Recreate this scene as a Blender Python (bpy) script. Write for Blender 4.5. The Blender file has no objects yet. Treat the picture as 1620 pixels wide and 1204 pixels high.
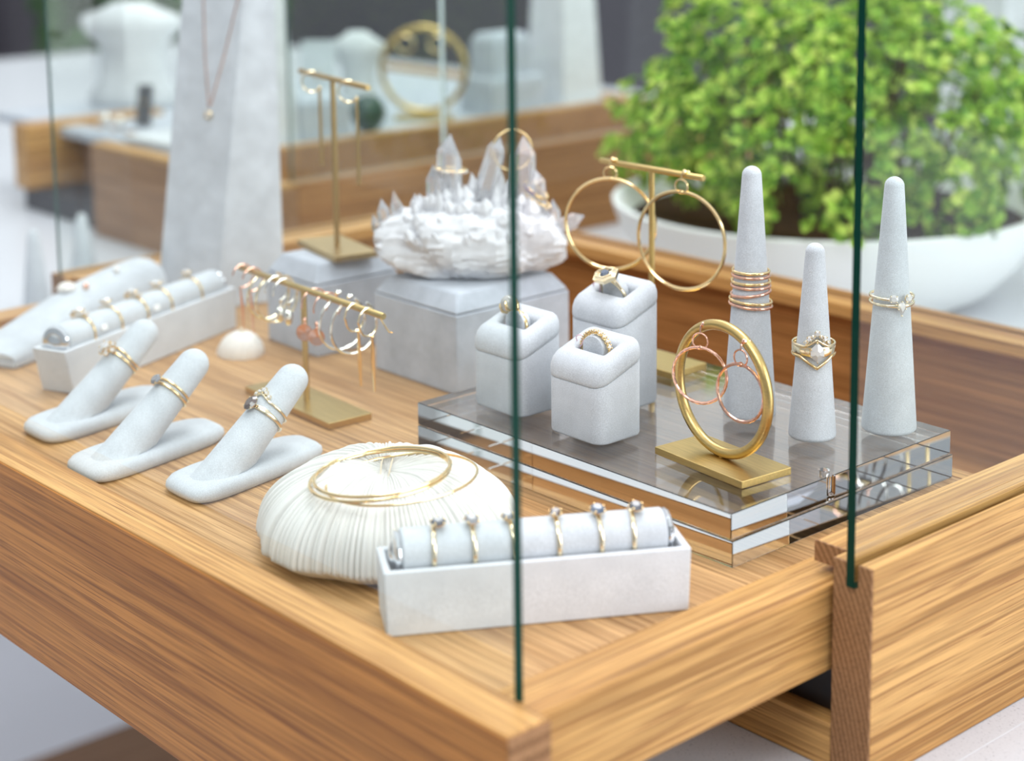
import bpy, math, random
from mathutils import Matrix, Vector
random.seed(7)
PI = math.pi
S = bpy.context.scene
COL = S.collection
MM = 0.001
V = Vector
sin, cos = math.sin, math.cos

# ------------------------------------------------------------------ materials
def new_mat(name):
    m = bpy.data.materials.new(name); m.use_nodes = True
    nt = m.node_tree; nt.nodes.clear()
    out = nt.nodes.new('ShaderNodeOutputMaterial')
    return m, nt, out
def nd(nt, kind, **kw):
    n = nt.nodes.new(kind)
    for k, v in kw.items():
        if k in n.inputs: n.inputs[k].default_value = v
        else: setattr(n, k, v)
    return n
def ramp(nt, fac, stops):
    r = nt.nodes.new('ShaderNodeValToRGB')
    el = r.color_ramp.elements
    while len(el) < len(stops): el.new(0.5)
    for e, (p, c) in zip(el, stops):
        e.position = p; e.color = (*c, 1) if len(c) == 3 else c
    nt.links.new(fac, r.inputs[0])
    return r
def principled(nt, out, color=(.8, .8, .8), rough=.5, metal=0, spec=.5, **kw):
    p = nt.nodes.new('ShaderNodeBsdfPrincipled')
    p.inputs['Base Color'].default_value = (*color, 1)
    p.inputs['Roughness'].default_value = rough
    p.inputs['Metallic'].default_value = metal
    p.inputs['Specular IOR Level'].default_value = spec
    for k, v in kw.items(): p.inputs[k.replace('_', ' ')].default_value = v
    nt.links.new(p.outputs[0], out.inputs[0])
    return p
def coord(nt, scale):
    tc = nt.nodes.new('ShaderNodeTexCoord'); mp = nt.nodes.new('ShaderNodeMapping')
    mp.inputs['Scale'].default_value = scale
    nt.links.new(tc.outputs['Object'], mp.inputs[0])
    return mp.outputs[0]
def noise(nt, vec, scale, detail=3, dist=0, rough=.5):
    n = nd(nt, 'ShaderNodeTexNoise', Scale=scale, Detail=detail, Distortion=dist, Roughness=rough)
    nt.links.new(vec, n.inputs['Vector'])
    return n.outputs[0]
def mixc(nt, fac, a, b, mode='MIX'):
    m = nt.nodes.new('ShaderNodeMix'); m.data_type = 'RGBA'; m.blend_type = mode
    for sock, val in ((m.inputs[0], fac), (m.inputs[6], a), (m.inputs[7], b)):
        if hasattr(val, 'links'): nt.links.new(val, sock)
        else: sock.default_value = val if isinstance(val, (int, float)) else (*val, 1)
    return m.outputs[2]
def bump(nt, h, strength, dist, p):
    b = nd(nt, 'ShaderNodeBump', Strength=strength, Distance=dist)
    nt.links.new(h, b.inputs['Height']); nt.links.new(b.outputs[0], p.inputs['Normal'])

def oak(name, axis, light=(.63, .36, .128), mid=(.50, .26, .08), dark=(.29, .13, .042), rough=.42):
    m, nt, out = new_mat(name)
    p = principled(nt, out, light, rough, spec=.22)
    def sc(al, ac):
        s = [ac, ac, ac]; s[axis] = al
        return s
    broad = noise(nt, coord(nt, sc(2.2, 60)), 1, 3, .7)
    fib = noise(nt, coord(nt, sc(8, 560)), 1, 4, .25, .65)
    por = noise(nt, coord(nt, sc(17, 1250)), 1, 2, .1)
    c1 = ramp(nt, broad, [(.30, mid), (.55, light), (.80, tuple(min(1, x * 1.08) for x in light))])
    f1 = ramp(nt, fib, [(.34, (.50, .47, .44)), (.60, (1.06, 1.06, 1.06))])
    c2 = mixc(nt, .85, c1.outputs[0], f1.outputs[0], 'MULTIPLY')
    stk = noise(nt, coord(nt, sc(4.5, 330)), 1, 2, .2)
    s1 = ramp(nt, stk, [(.36, (.60, .52, .44)), (.45, (1, 1, 1))])
    c2 = mixc(nt, .8, c2, s1.outputs[0], 'MULTIPLY')
    p1 = ramp(nt, por, [(.345, (.9, .9, .9)), (.425, (0, 0, 0))])
    c3 = mixc(nt, p1.outputs[0], c2, dark)
    nt.links.new(c3, p.inputs['Base Color'])
    bump(nt, fib, .12, .0006, p)
    return m
def endgrain(name):
    m, nt, out = new_mat(name)
    p = principled(nt, out, (.3, .15, .06), .6, spec=.3)
    w = nd(nt, 'ShaderNodeTexWave', Scale=1.0, Distortion=2.2, Detail=3)
    w.wave_type = 'RINGS'; w.rings_direction = 'Y'
    tc = nt.nodes.new('ShaderNodeTexCoord'); mp = nt.nodes.new('ShaderNodeMapping')
    mp.inputs['Scale'].default_value = (150, 10, 75); mp.inputs['Location'].default_value = (72, 0, 9)
    nt.links.new(tc.outputs['Object'], mp.inputs[0]); nt.links.new(mp.outputs[0], w.inputs['Vector'])
    r = ramp(nt, w.outputs[1], [(.1, (.235, .115, .048)), (.6, (.30, .150, .066)), (.95, (.37, .195, .09))])
    n2 = noise(nt, coord(nt, (900, 900, 900)), 1, 2)
    r2 = ramp(nt, n2, [(.35, (.7, .7, .7)), (.55, (1.05, 1.05, 1.05))])
    nt.links.new(mixc(nt, .8, r.outputs[0], r2.outputs[0], 'MULTIPLY'), p.inputs['Base Color'])
    return m
def suede(name, color, vary=.12):
    m, nt, out = new_mat(name)
    p = principled(nt, out, color, .95, spec=.12, Sheen_Weight=.25, Sheen_Roughness=.5)
    n1 = noise(nt, coord(nt, (1, 1, 1)), 2300, 3, 0, .7)
    n2 = noise(nt, coord(nt, (1, 1, 1)), 75, 4)
    lo = tuple(c * (1 - vary) for c in color); hi = tuple(min(1, c * (1 + vary * .6)) for c in color)
    c1 = ramp(nt, n2, [(.25, lo), (.75, hi)])
    f1 = ramp(nt, n1, [(.32, (.74, .74, .74)), (.68, (1.08, 1.08, 1.08))])
    nt.links.new(mixc(nt, 1.0, c1.outputs[0], f1.outputs[0], 'MULTIPLY'), p.inputs['Base Color'])
    bump(nt, n1, .25, .0003, p)
    return m
def metal(name, color, rough, brushed=False, spec=.5):
    m, nt, out = new_mat(name)
    p = principled(nt, out, color, rough, 1)
    if brushed:
        n1 = noise(nt, coord(nt, (60, 900, 900)), 1, 3)
        r = ramp(nt, n1, [(.3, tuple(c * .82 for c in color)), (.7, color)])
        nt.links.new(r.outputs[0], p.inputs['Base Color'])
        bump(nt, n1, .08, .0003, p)
    return m
def plain(name, color, rough=.6, spec=.4, vary=0, scale=200, **kw):
    m, nt, out = new_mat(name)
    p = principled(nt, out, color, rough, spec=spec, **kw)
    if vary:
        n1 = noise(nt, coord(nt, (1, 1, 1)), scale, 3)
        r = ramp(nt, n1, [(.3, tuple(c * (1 - vary) for c in color)), (.7, tuple(min(1, c * (1 + vary * .5)) for c in color))])
        nt.links.new(r.outputs[0], p.inputs['Base Color'])
    return m
def gem_mat(name, color, ior=1.8, rough=.02, trans=1.0):
    m, nt, out = new_mat(name)
    principled(nt, out, color, rough, spec=.6, Transmission_Weight=trans * .8, IOR=ior)
    return m
def pane_mat(name):
    m, nt, out = new_mat(name)
    t = nd(nt, 'ShaderNodeBsdfTransparent', Color=(.955, .978, .968, 1))
    g = nd(nt, 'ShaderNodeBsdfGlossy', Color=(1, 1, 1, 1), Roughness=0.0)
    fr = nd(nt, 'ShaderNodeFresnel', IOR=1.45)
    mx = nt.nodes.new('ShaderNodeMixShader')
    geo = nt.nodes.new('ShaderNodeNewGeometry')           # only the outer skin of the sheet mirrors
    inv = nd(nt, 'ShaderNodeMath', operation='SUBTRACT'); inv.inputs[0].default_value = 1
    mul = nd(nt, 'ShaderNodeMath', operation='MULTIPLY')
    nt.links.new(geo.outputs['Backfacing'], inv.inputs[1]); nt.links.new(inv.outputs[0], mul.inputs[0]); nt.links.new(fr.outputs[0], mul.inputs[1])
    nt.links.new(mul.outputs[0], mx.inputs[0]); nt.links.new(t.outputs[0], mx.inputs[1]); nt.links.new(g.outputs[0], mx.inputs[2])
    nt.links.new(mx.outputs[0], out.inputs[0])
    return m
def glass_solid(name, color, ior, rough=0.0):
    m, nt, out = new_mat(name)
    g = nd(nt, 'ShaderNodeBsdfGlass', Color=(*color, 1), IOR=ior, Roughness=rough)
    nt.links.new(g.outputs[0], out.inputs[0])
    return m
def leaf_mat(name, stops):
    m, nt, out = new_mat(name)
    geo = nt.nodes.new('ShaderNodeNewGeometry')
    r = ramp(nt, geo.outputs['Random Per Island'], stops)
    d = nd(nt, 'ShaderNodeBsdfPrincipled', Roughness=.5)
    d.inputs['Specular IOR Level'].default_value = .3
    t = nt.nodes.new('ShaderNodeBsdfTranslucent')
    nt.links.new(r.outputs[0], d.inputs['Base Color']); nt.links.new(r.outputs[0], t.inputs['Color'])
    mx = nd(nt, 'ShaderNodeMixShader', Fac=.35)
    nt.links.new(d.outputs[0], mx.inputs[1]); nt.links.new(t.outputs[0], mx.inputs[2])
    nt.links.new(mx.outputs[0], out.inputs[0])
    return m
def quartz(name):
    m, nt, out = new_mat(name)
    p = principled(nt, out, (.8, .8, .82), .35, spec=.4)
    n1 = noise(nt, coord(nt, (1, 1, 1)), 900, 2)
    r = ramp(nt, n1, [(.28, (.34, .35, .39)), (.36, (.57, .585, .63)), (.7, (.61, .625, .67))])
    nt.links.new(r.outputs[0], p.inputs['Base Color'])
    return m

M = {}
M['oak_x'] = oak('oak grain along x', 0)
M['oak_y'] = oak('oak grain along y', 1)
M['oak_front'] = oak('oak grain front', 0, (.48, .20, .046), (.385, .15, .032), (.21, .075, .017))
M['oak_tray'] = oak('oak tray', 0, (.60, .36, .165), (.47, .26, .105), (.30, .145, .052))
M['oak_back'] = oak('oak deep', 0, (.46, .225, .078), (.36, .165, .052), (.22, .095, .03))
M['oak_end'] = endgrain('oak end grain')
M['suede'] = suede('pale grey suede', (.625, .66, .70))
M['linen'] = suede('grey fabric', (.53, .565, .63), .16)
M['linen_light'] = suede('light grey fabric', (.66, .70, .755), .14)
M['tray'] = suede('pale tray fabric', (.73, .755, .79), .08)
M['suede_white'] = suede('off white suede', (.74, .76, .78))
M['brass'] = metal('brushed brass', (.66, .48, .19), .33, True)
M['brass_dark'] = metal('aged brass', (.56, .39, .17), .36, True)
M['gold'] = metal('yellow gold', (.93, .70, .36), .14)
M['gold_pale'] = metal('pale yellow gold', (.93, .80, .55), .14)
M['rose'] = metal('rose gold', (.90, .53, .40), .16)
M['white_gold'] = metal('white gold', (.86, .84, .78), .14)
M['gold_ball'] = metal('polished pale gold', (.97, .90, .80), .30)
M['chrome'] = metal('chrome', (.82, .84, .87), .05)
M['acrylic'] = glass_solid('clear acrylic', (.985, .99, .995), 1.49)
M['pane'] = pane_mat('clear glass pane')
M['edge'] = plain('green glass edge', (.0008, .034, .022), .3, .12)
M['edge_thin'] = plain('mid green glass edge', (.045, .12, .095), .3, .2)
M['edge_pale'] = plain('pale glass edge', (.52, .60, .62), .3, .3)
M['diamond'] = gem_mat('white diamond', (.98, .98, 1.0), 2.0, .02, .62)
M['grey_gem'] = gem_mat('grey diamond', (.09, .09, .11), 1.9, .04, .35)
M['salt_gem'] = gem_mat('salt and pepper diamond', (.36, .36, .39), 1.9, .03, .6)
M['brown_gem'] = gem_mat('brown diamond', (.13, .085, .07), 1.8, .04, .35)
M['blue_gem'] = gem_mat('blue grey gem', (.13, .17, .25), 1.9, .03, .4)
M['purple_gem'] = gem_mat('violet gem', (.25, .18, .45), 1.8, .03, .5)
M['pink_gem'] = gem_mat('pale pink gem', (.92, .78, .80), 1.8, .03, .6)
M['pearl'] = plain('grey pearl', (.42, .41, .38), .12, .8, Coat_Weight=.6)
M['pearl_white'] = plain('white pearl', (.85, .83, .80), .15, .8, Coat_Weight=.5)
M['thread'] = plain('pink thread', (.72, .48, .56), .7)
M['tag'] = plain('white paper tag', (.9, .9, .9), .6)
M['coral'] = plain('white coral', (.80, .785, .755), .85, .15, .03, 160)
M['coral_core'] = plain('coral core', (.66, .56, .42), .85, .2)
M['shell'] = plain('white shell', (.84, .80, .75), .5, .4, .14, 90)
M['quartz_base'] = plain('milky quartz', (.83, .83, .86), .30, .5, .10, 240, Transmission_Weight=.14, IOR=1.5)
M['quartz_point'] = gem_mat('clear quartz', (.93, .93, .96), 1.5, .08, .92)
M['counter'] = quartz('speckled white quartz')
M['slide'] = plain('black slide', (.012, .012, .014), .3, .5)
M['ceramic'] = plain('white ceramic', (.86, .87, .88), .45, .4)
M['soil'] = plain('dark soil', (.035, .022, .014), .95, .1, .4, 300)
M['stem'] = plain('brown stem', (.10, .055, .028), .8, .2)
M['leaf'] = leaf_mat('leaf', [(.0, (.05, .12, .015)), (.3, (.17, .36, .04)), (.65, (.44, .68, .09)), (1.0, (.74, .84, .20))])
M['leaf_far'] = leaf_mat('dark leaf', [(.0, (.015, .06, .015)), (1.0, (.09, .24, .05))])
M['dark'] = plain('charcoal', (.035, .037, .045), .6)
M['dark_green'] = plain('dark green stone', (.006, .045, .032), .3, .5, .3, 60)
M['wall'] = plain('charcoal plum wall', (.105, .095, .115), .8, .2, .1, 2)
M['wall_light'] = plain('warm grey wall', (.44, .44, .45), .8, .2, .04, 2)
M['ceil'] = plain('white ceiling', (.82, .82, .82), .8, .2)
M['floor'] = plain('pale grey floor', (.80, .82, .86), .6, .3, .05, 3)
M['cabinet'] = plain('pale grey cabinet', (.62, .64, .68), .6, .3)
M['oak_low'] = oak('oak low', 1, (.34, .19, .10), (.27, .14, .07), (.17, .08, .035))
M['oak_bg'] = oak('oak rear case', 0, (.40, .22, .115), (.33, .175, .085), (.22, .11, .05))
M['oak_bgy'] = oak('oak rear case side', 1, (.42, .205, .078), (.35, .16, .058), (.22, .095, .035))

# ------------------------------------------------------------------ mesh helper (millimetres)
class MB:
    def __init__(s): s.v = []; s.f = []; s.mi = []
    def add(s, vs, fs, M4=None, mi=0):
        b = len(s.v)
        for v in vs:
            v = V(v)
            s.v.append(M4 @ v if M4 is not None else v)
        for f in fs: s.f.append([b + i for i in f]); s.mi.append(mi)
        return s
    def box(s, x0, x1, y0, y1, z0, z1, M4=None, mi=0):
        vs = [(x, y, z) for z in (z0, z1) for y in (y0, y1) for x in (x0, x1)]
        return s.add(vs, [(0, 2, 3, 1), (4, 5, 7, 6), (0, 1, 5, 4), (2, 6, 7, 3), (0, 4, 6, 2), (1, 3, 7, 5)], M4, mi)
    def taper(s, b0, b1, z0, z1, M4=None):
        "frustum: b0, b1 = (x0,x1,y0,y1) at z0 and z1"
        vs = [(b0[0], b0[2], z0), (b0[1], b0[2], z0), (b0[1], b0[3], z0), (b0[0], b0[3], z0),
              (b1[0], b1[2], z1), (b1[1], b1[2], z1), (b1[1], b1[3], z1), (b1[0], b1[3], z1)]
        return s.add(vs, [(3, 2, 1, 0), (4, 5, 6, 7), (0, 1, 5, 4), (1, 2, 6, 5), (2, 3, 7, 6), (3, 0, 4, 7)], M4)
    def prism(s, poly, ax, a0, a1, M4=None):
        "polygon (u,v) counter-clockwise, pushed along axis 0,1,2"
        def P(u, v, a): return [(a, u, v), (u, a, v), (u, v, a)][ax]
        n = len(poly)
        vs = [P(u, v, a0) for u, v in poly] + [P(u, v, a1) for u, v in poly]
        fs = [tuple(range(n))[::-1], tuple(range(n, 2 * n))] + [(i, (i + 1) % n, n + (i + 1) % n, n + i) for i in range(n)]
        return s.add(vs, fs, M4)
    def lathe(s, prof, n=32, M4=None):
        vs = []; fs = []
        for r, z in prof:
            for i in range(n):
                a = 2 * PI * i / n; vs.append((r * cos(a), r * sin(a), z))
        for j in range(len(prof) - 1):
            for i in range(n):
                k = (i + 1) % n
                fs.append((j * n + i, j * n + k, (j + 1) * n + k, (j + 1) * n + i))
        fs.append(tuple(range(n))[::-1]); fs.append(tuple((len(prof) - 1) * n + i for i in range(n)))
        return s.add(vs, fs, M4)
    def sphere(s, c, r, n=12, sc=(1, 1, 1), M4=None):
        m = max(4, n // 2)
        prof = [(max(1e-4, r * sin(PI * j / m)), -r * cos(PI * j / m)) for j in range(m + 1)]
        T = Matrix.Translation(V(c)) @ Matrix.Diagonal((*sc, 1))
        return s.lathe(prof, n, M4 @ T if M4 is not None else T)
    def tube(s, pts, r, n=8, closed=False, M4=None, flat=1.0):
        pts = [V(p) for p in pts]; N = len(pts)
        rr = r if isinstance(r, (list, tuple)) else [r] * N
        vs = []; fs = []; prev = None
        for i, p in enumerate(pts):
            if closed: t = pts[(i + 1) % N] - pts[i - 1]
            else: t = pts[min(i + 1, N - 1)] - pts[max(i - 1, 0)]
            t.normalize()
            if prev is None:
                a = V((0, 0, 1)) if abs(t.z) < .9 else V((1, 0, 0))
                prev = (a - t * a.dot(t)).normalized()
            else:
                prev = (prev - t * prev.dot(t)).normalized()
            b = t.cross(prev)
            for k in range(n):
                a = 2 * PI * k / n
                vs.append(p + (prev * cos(a) + b * sin(a) * flat) * rr[i])
        L = N if closed else N - 1
        for i in range(L):
            j = (i + 1) % N
            for k in range(n):
                q = (k + 1) % n
                fs.append((i * n + k, i * n + q, j * n + q, j * n + k))
        if not closed:
            fs.append(tuple(range(n))[::-1]); fs.append(tuple((N - 1) * n + k for k in range(n)))
        return s.add(vs, fs, M4)
    def hoop(s, c, R, r, d, a0=0, a1=2 * PI, n=48, k=8, wob=0, M4=None):
        "wire circle round c in the plane of the unit vector d and z"
        full = abs(a1 - a0 - 2 * PI) < 1e-4
        N = n if full else n + 1
        c = V(c); d = V(d).normalized(); z = V((0, 0, 1))
        pts = [c + (d * cos(a0 + (a1 - a0) * i / n) + z * sin(a0 + (a1 - a0) * i / n)) * R for i in range(N)]
        rr = [r * (1 + wob * sin(i * 2.39)) for i in range(N)]
        return s.tube(pts, rr, k, full, M4)
    def build(s, name, mat, parent=None, bevel=0, seg=2, smooth=True, ang=38, sub=0):
        me = bpy.data.meshes.new(name)
        me.from_pydata([tuple(v * MM) for v in s.v], [], s.f)
        mats = mat if isinstance(mat, (list, tuple)) else [mat]
        for x in mats: me.materials.append(x)
        if len(mats) > 1: me.polygons.foreach_set('material_index', s.mi)
        me.update()
        if smooth:
            me.polygons.foreach_set('use_smooth', [True] * len(me.polygons))
            me.set_sharp_from_angle(angle=math.radians(ang))
        o = bpy.data.objects.new(name, me); COL.objects.link(o)
        if parent is not None: o.parent = parent
        if bevel:
            b = o.modifiers.new('bevel', 'BEVEL'); b.width = bevel * MM; b.segments = seg
            b.limit_method = 'ANGLE'; b.angle_limit = math.radians(35); b.harden_normals = False
            if smooth: me.set_sharp_from_angle(angle=math.radians(179))
            if smooth:
                w = o.modifiers.new('wn', 'WEIGHTED_NORMAL'); w.keep_sharp = False
        if sub:
            q = o.modifiers.new('sub', 'SUBSURF'); q.levels = sub; q.render_levels = sub
        return o

def tag(o, label, cat, group=None):
    o['label'] = label; o['category'] = cat
    if group: o['group'] = group
    return o
def thing(name, label, cat, loc=(0, 0, 0), rz=0, group=None, mw=None):
    o = bpy.data.objects.new(name, None); COL.objects.link(o)
    o.empty_display_size = .005
    if mw is not None:
        t = mw.translation * MM; mw = mw.copy(); mw.translation = t; o.matrix_world = mw
    else:
        o.location = V(loc) * MM; o.rotation_euler = (0, 0, rz)
    return tag(o, label, cat, group)
def structure(o):
    o['kind'] = 'structure'; return o
def frame(origin, z, xhint=None, y=None):
    "4x4 matrix: local z along z, local y along y (or x near xhint)"
    z = V(z).normalized()
    if y is not None:
        y = V(y).normalized(); z = (z - y * z.dot(y)).normalized(); x = y.cross(z)
    else:
        xh = V(xhint or (1, 0, 0)); x = (xh - z * xh.dot(z)).normalized(); y = z.cross(x)
    m = Matrix((x, y, z)).transposed().to_4x4(); m.translation = V(origin)
    return m

H = 23.6                     # top of the acrylic riser above the tray floor
RIGHT = V((.6657, .7461, 0)).normalized()    # along the long axis of the cluster of displays
CAM_U = V((.747, -.664, 0))  # horizontal direction from the displays out to the shop's front right

# ------------------------------------------------------------------ room
def room():
    b = MB().box(-7000, 2600, -2600, 3300, -960, -950); structure(b.build('floor', M['floor']))
    b = MB().box(-7000, 2600, 3300, 3320, -950, 260); structure(b.build('wall_back', M['wall']))
    b = MB().box(-7020, -7000, -2600, 3300, -950, 300); structure(b.build('wall_left', M['wall']))
    b = MB().box(-7000, 2600, -2620, -2600, -950, 1900); structure(b.build('wall_front', M['wall_light']))
    b = MB().box(2600, 2620, -2600, 3300, -950, 1900); structure(b.build('wall_right', M['wall_light']))
room()

def counter():
    t = thing('counter', 'long white speckled quartz counter under the wooden jewellery cases', 'counter', (0, 0, -950))
    z = 950
    MB().box(-3050, 600, 470, 1950, z - 104, z - 74.2).build('countertop', M['counter'], t, 1.5)
    MB().box(-390.5, -389.6, 470, 1950, z - 75, z - 74.1).build('joint', M['cabinet'], t)
    for x in (-3000, 500):
        for y in (560, 1880): MB().box(x, x + 50, y, y + 50, .2, z - 104).build('leg', M['cabinet'], t, 2)
    for y in (570, 1890): MB().box(-2950, 500, y, y + 30, z - 160, z - 104.2).build('apron', M['cabinet'], t)
counter()
t = tag(MB().box(-2075, 300, 620, 1800, 0, 60).build('floor_platform', M['oak_low']), 'brown wooden platform on the pale floor below the white counter', 'platform')
t.location = (0, 0, -.9499)

# ------------------------------------------------------------------ display case with open drawer
def pane(name, x0, x1, y0, y1, z0, z1, parent, edge='edge'):
    b = MB(); b.box(x0, x1, y0, y1, z0, z1)
    thin = 0 if (x1 - x0) < (y1 - y0) else 1
    # box faces: bottom, top, y0, y1, x0, x1
    big = (4, 5) if thin == 0 else (2, 3)
    b.mi = [0 if i in big else 1 for i in range(6)]
    return b.build(name, [M['pane'], M[edge]], parent, smooth=False)

def display_case():
    t = thing('display_case', 'oak and glass jewellery case with its front drawer pulled open towards the viewer', 'display case', (0, 0, 0))
    # side panels with a slot for the glass
    def side(x0, x1, y0, name):
        xm = (x0 + x1) / 2
        poly = [(x0, -74), (x1, -74), (x1, 18), (xm + 2.7, 18), (xm + 2.7, 8), (xm - 2.7, 8), (xm - 2.7, 18), (x0, 18)]
        o = MB().prism(poly, 1, y0 + 1.2, 892).build(name, M['oak_y'], t, .5)
        e = MB().prism(poly, 1, y0, y0 + 1.3).build('end_grain', M['oak_end'], o, .4)
        e['label'] = 'dark end grain of the panel'
        return o
    side(-421, -402, 542.5, 'side_panel')
    side(-1090, -1071, 546, 'side_panel')
    L = MB().box(-437.5, -421.2, 552, 892, 9.2, 18).build('ledge_strip', M['oak_y'], t, .5)
    MB().box(-437.5, -421.4, 551.2, 552.1, 9.2, 18).build('end_grain', M['oak_end'], L)
    MB().box(-1070.8, -1055, 552, 892, 9.2, 18).build('ledge_strip', M['oak_y'], t, .5)
    poly = [(873, -74), (892, -74), (892, 18), (885.4, 18), (885.4, 8), (880.6, 8), (880.6, 18), (873, 18)]
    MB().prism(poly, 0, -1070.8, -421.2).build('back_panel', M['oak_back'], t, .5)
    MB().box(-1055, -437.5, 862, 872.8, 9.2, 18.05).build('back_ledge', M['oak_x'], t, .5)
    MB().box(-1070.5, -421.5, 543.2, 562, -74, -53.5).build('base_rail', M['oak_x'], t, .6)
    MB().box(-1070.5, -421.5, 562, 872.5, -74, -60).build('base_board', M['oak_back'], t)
    MB().box(-452, -425, 551, 860, -53.4, -34).build('drawer_slide', M['slide'], t, .8)
    MB().box(-1066, -1040, 551, 860, -53.4, -34).build('drawer_slide', M['slide'], t, .8)
    pane('glass_pane', -413.5, -409.5, 541.3, 886, 8.3, 256, t)
    pane('glass_pane', -1082.5, -1078.5, 548, 886, 8.3, 256, t, 'edge_thin')
    pane('glass_pane', -1078.3, -413.7, 881, 885, 8.3, 256, t, 'edge_pale')
    # drawer
    d = MB().box(-1100, -415.2, 362.6, 382, -86, 8).build('drawer', M['oak_x'], t, .7, 3)
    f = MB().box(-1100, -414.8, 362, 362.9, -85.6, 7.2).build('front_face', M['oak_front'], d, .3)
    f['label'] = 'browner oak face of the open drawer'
    MB().box(-415.2, -414, 362.3, 381.7, -85.7, 7.4).build('end_grain', M['oak_end'], d, .5)
    MB().box(-447, -423.5, 382.1, 706, -32, 5).build('drawer_side', M['oak_y'], d, .8, 3)
    MB().box(-1068, -1045, 382.1, 706, -32, 5).build('drawer_side', M['oak_y'], d, .8)
    MB().box(-1044.9, -447.1, 382.1, 696, -14, 0).build('drawer_floor', M['oak_tray'], d)
    MB().box(-1044.9, -447.1, 696.1, 706, -32, .4).build('drawer_back', M['oak_x'], d, .5)
    pane('drawer_glass', -1078, -434.2, 383, 387, .3, 256, d)
display_case()

# ------------------------------------------------------------------ acrylic blocks
def acrylic(x0, x1, y0, y1, z0, z1, label, hole=None):
    b = MB().box(0, x1 - x0, 0, y1 - y0, 0, z1 - z0)
    if hole:                                                   # drilled blind hole, an air pocket in the block
        c = MB().lathe([(2.7, .5), (2.7, z1 - z0 - .5)], 24, Matrix.Translation((hole[0] - x0, hole[1] - y0, 0)))
        b.add(c.v, [f[::-1] for f in c.f])
    o = b.build('acrylic_block', M['acrylic'], None, .3, 1, smooth=False)
    o.location = V((x0, y0, z0)) * MM
    tag(o, label, 'acrylic block', 'stacked clear acrylic blocks')
acrylic(-680, -469.2, 536.6, 694.5, .1, 11.7, 'lower clear acrylic block lying directly on the oak drawer floor')
acrylic(-680.3, -470.4, 537, 694, 12.0, H - .1, 'upper clear acrylic block carrying the grey ring boxes and cones', (-478, 608))

# ------------------------------------------------------------------ rings
def round_outline(r, n=10): return [(r * cos(2 * PI * i / n), r * sin(2 * PI * i / n)) for i in range(n)]
KITE = lambda w, h: [(0, h), (-w, h * .35), (-w, -h * .35), (0, -h), (w, -h * .35), (w, h * .35)]
def gem(b, out, F, hc, hp, ts=.55):
    n = len(out)
    vs = [(x, y, 0) for x, y in out] + [(x * ts, y * ts, hc) for x, y in out] + [(0, 0, -hp)]
    fs = [(i, (i + 1) % n, n + (i + 1) % n, n + i) for i in range(n)] + [tuple(range(n, 2 * n))] + [((i + 1) % n, i, 2 * n) for i in range(n)]
    b.add(vs, fs, F)
def arc_frame(theta, R, y=0):
    m = Matrix(((cos(theta), 0, sin(theta)), (0, 1, 0), (-sin(theta), 0, cos(theta)))).to_4x4()
    m.translation = V((R * sin(theta), y, R * cos(theta)))
    return m
def band_mesh(r, w, t, yoff=None, wf=None, ham=0, a0=0, a1=2 * PI, n=72, k=10, square=.0):
    b = MB(); full = abs(a1 - a0 - 2 * PI) < 1e-4; N = n if full else n + 1
    vs = []; fs = []
    for i in range(N):
        th = a0 + (a1 - a0) * i / n
        ww = w * (wf(th) if wf else 1); y0 = yoff(th) if yoff else 0
        tt = t * (1 + ham * sin(i * 1.9) * .5 + ham * .4 * sin(i * 3.7)); ww *= 1 + ham * .5 * sin(i * 2.3)
        for j in range(k):
            a = 2 * PI * j / k
            ca, sa = cos(a), sin(a)
            if square:
                ca = math.copysign(abs(ca) ** square, ca); sa = math.copysign(abs(sa) ** square, sa)
            R = r + t / 2 + ca * tt / 2
            vs.append((R * sin(th), y0 + sa * ww / 2, R * cos(th)))
    for i in range(n):
        j = (i + 1) % N
        for q in range(k):
            p = (q + 1) % k
            fs.append((i * k + q, j * k + q, j * k + p, i * k + p))
    if not full:
        fs.append(tuple(range(k))); fs.append(tuple((N - 1) * k + q for q in range(k))[::-1])
    return b.add(vs, fs)
def wrap(th):
    while th > PI: th -= 2 * PI
    while th < -PI: th += 2 * PI
    return th
def ring(label, center, axis, up, r=8.6, w=1.4, t=1.1, mat='gold', stones=(), group=None, name='ring', cat='ring', **bk):
    """stones: dicts th, y, out (outline), hc, hp, mat, prong (count or 0), lift"""
    mw = frame(center, up, y=axis)
    o = thing(name, label, cat, group=group, mw=mw)
    band_mesh(r, w, t, **bk).build('band', M[mat], o, ang=60)
    for s in stones:
        F = arc_frame(s.get('th', 0), r + t + s.get('lift', .7), s.get('y', 0))
        g = MB(); out = s['out']; gem(g, out, F, s.get('hc', .7), s.get('hp', 1.2), s.get('ts', .55))
        g.build('stone', M[s.get('mat', 'diamond')], o, smooth=False)
        k = s.get('prong', 4); q = MB(); n = len(out)
        if k:
            for i in range(k):
                a = s.get('pa', PI / 4) + 2 * PI * i / k
                dx, dy = cos(a), sin(a)
                e = max((x * dx + y * dy) for x, y in out) * .98
                q.tube([F @ V((dx * e * .45, dy * e * .45, -1.5)), F @ V((dx * e, dy * e, -.1)), F @ V((dx * e * .93, dy * e * .93, .5))], [.3, .36, .34], 6)
                q.sphere(F @ V((dx * e * .93, dy * e * .93, .5)), .36, 6)
            # low gallery under the girdle
        pts = [F @ V((x * .72, y * .72, -.75)) for x, y in out]
        q.tube(pts, .45, 6, True)
        q.build('setting', M[s.get('smat', mat)], o)
    return o
def rnd(r, n=10, **k): return dict(out=round_outline(r, n), **k)

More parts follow.
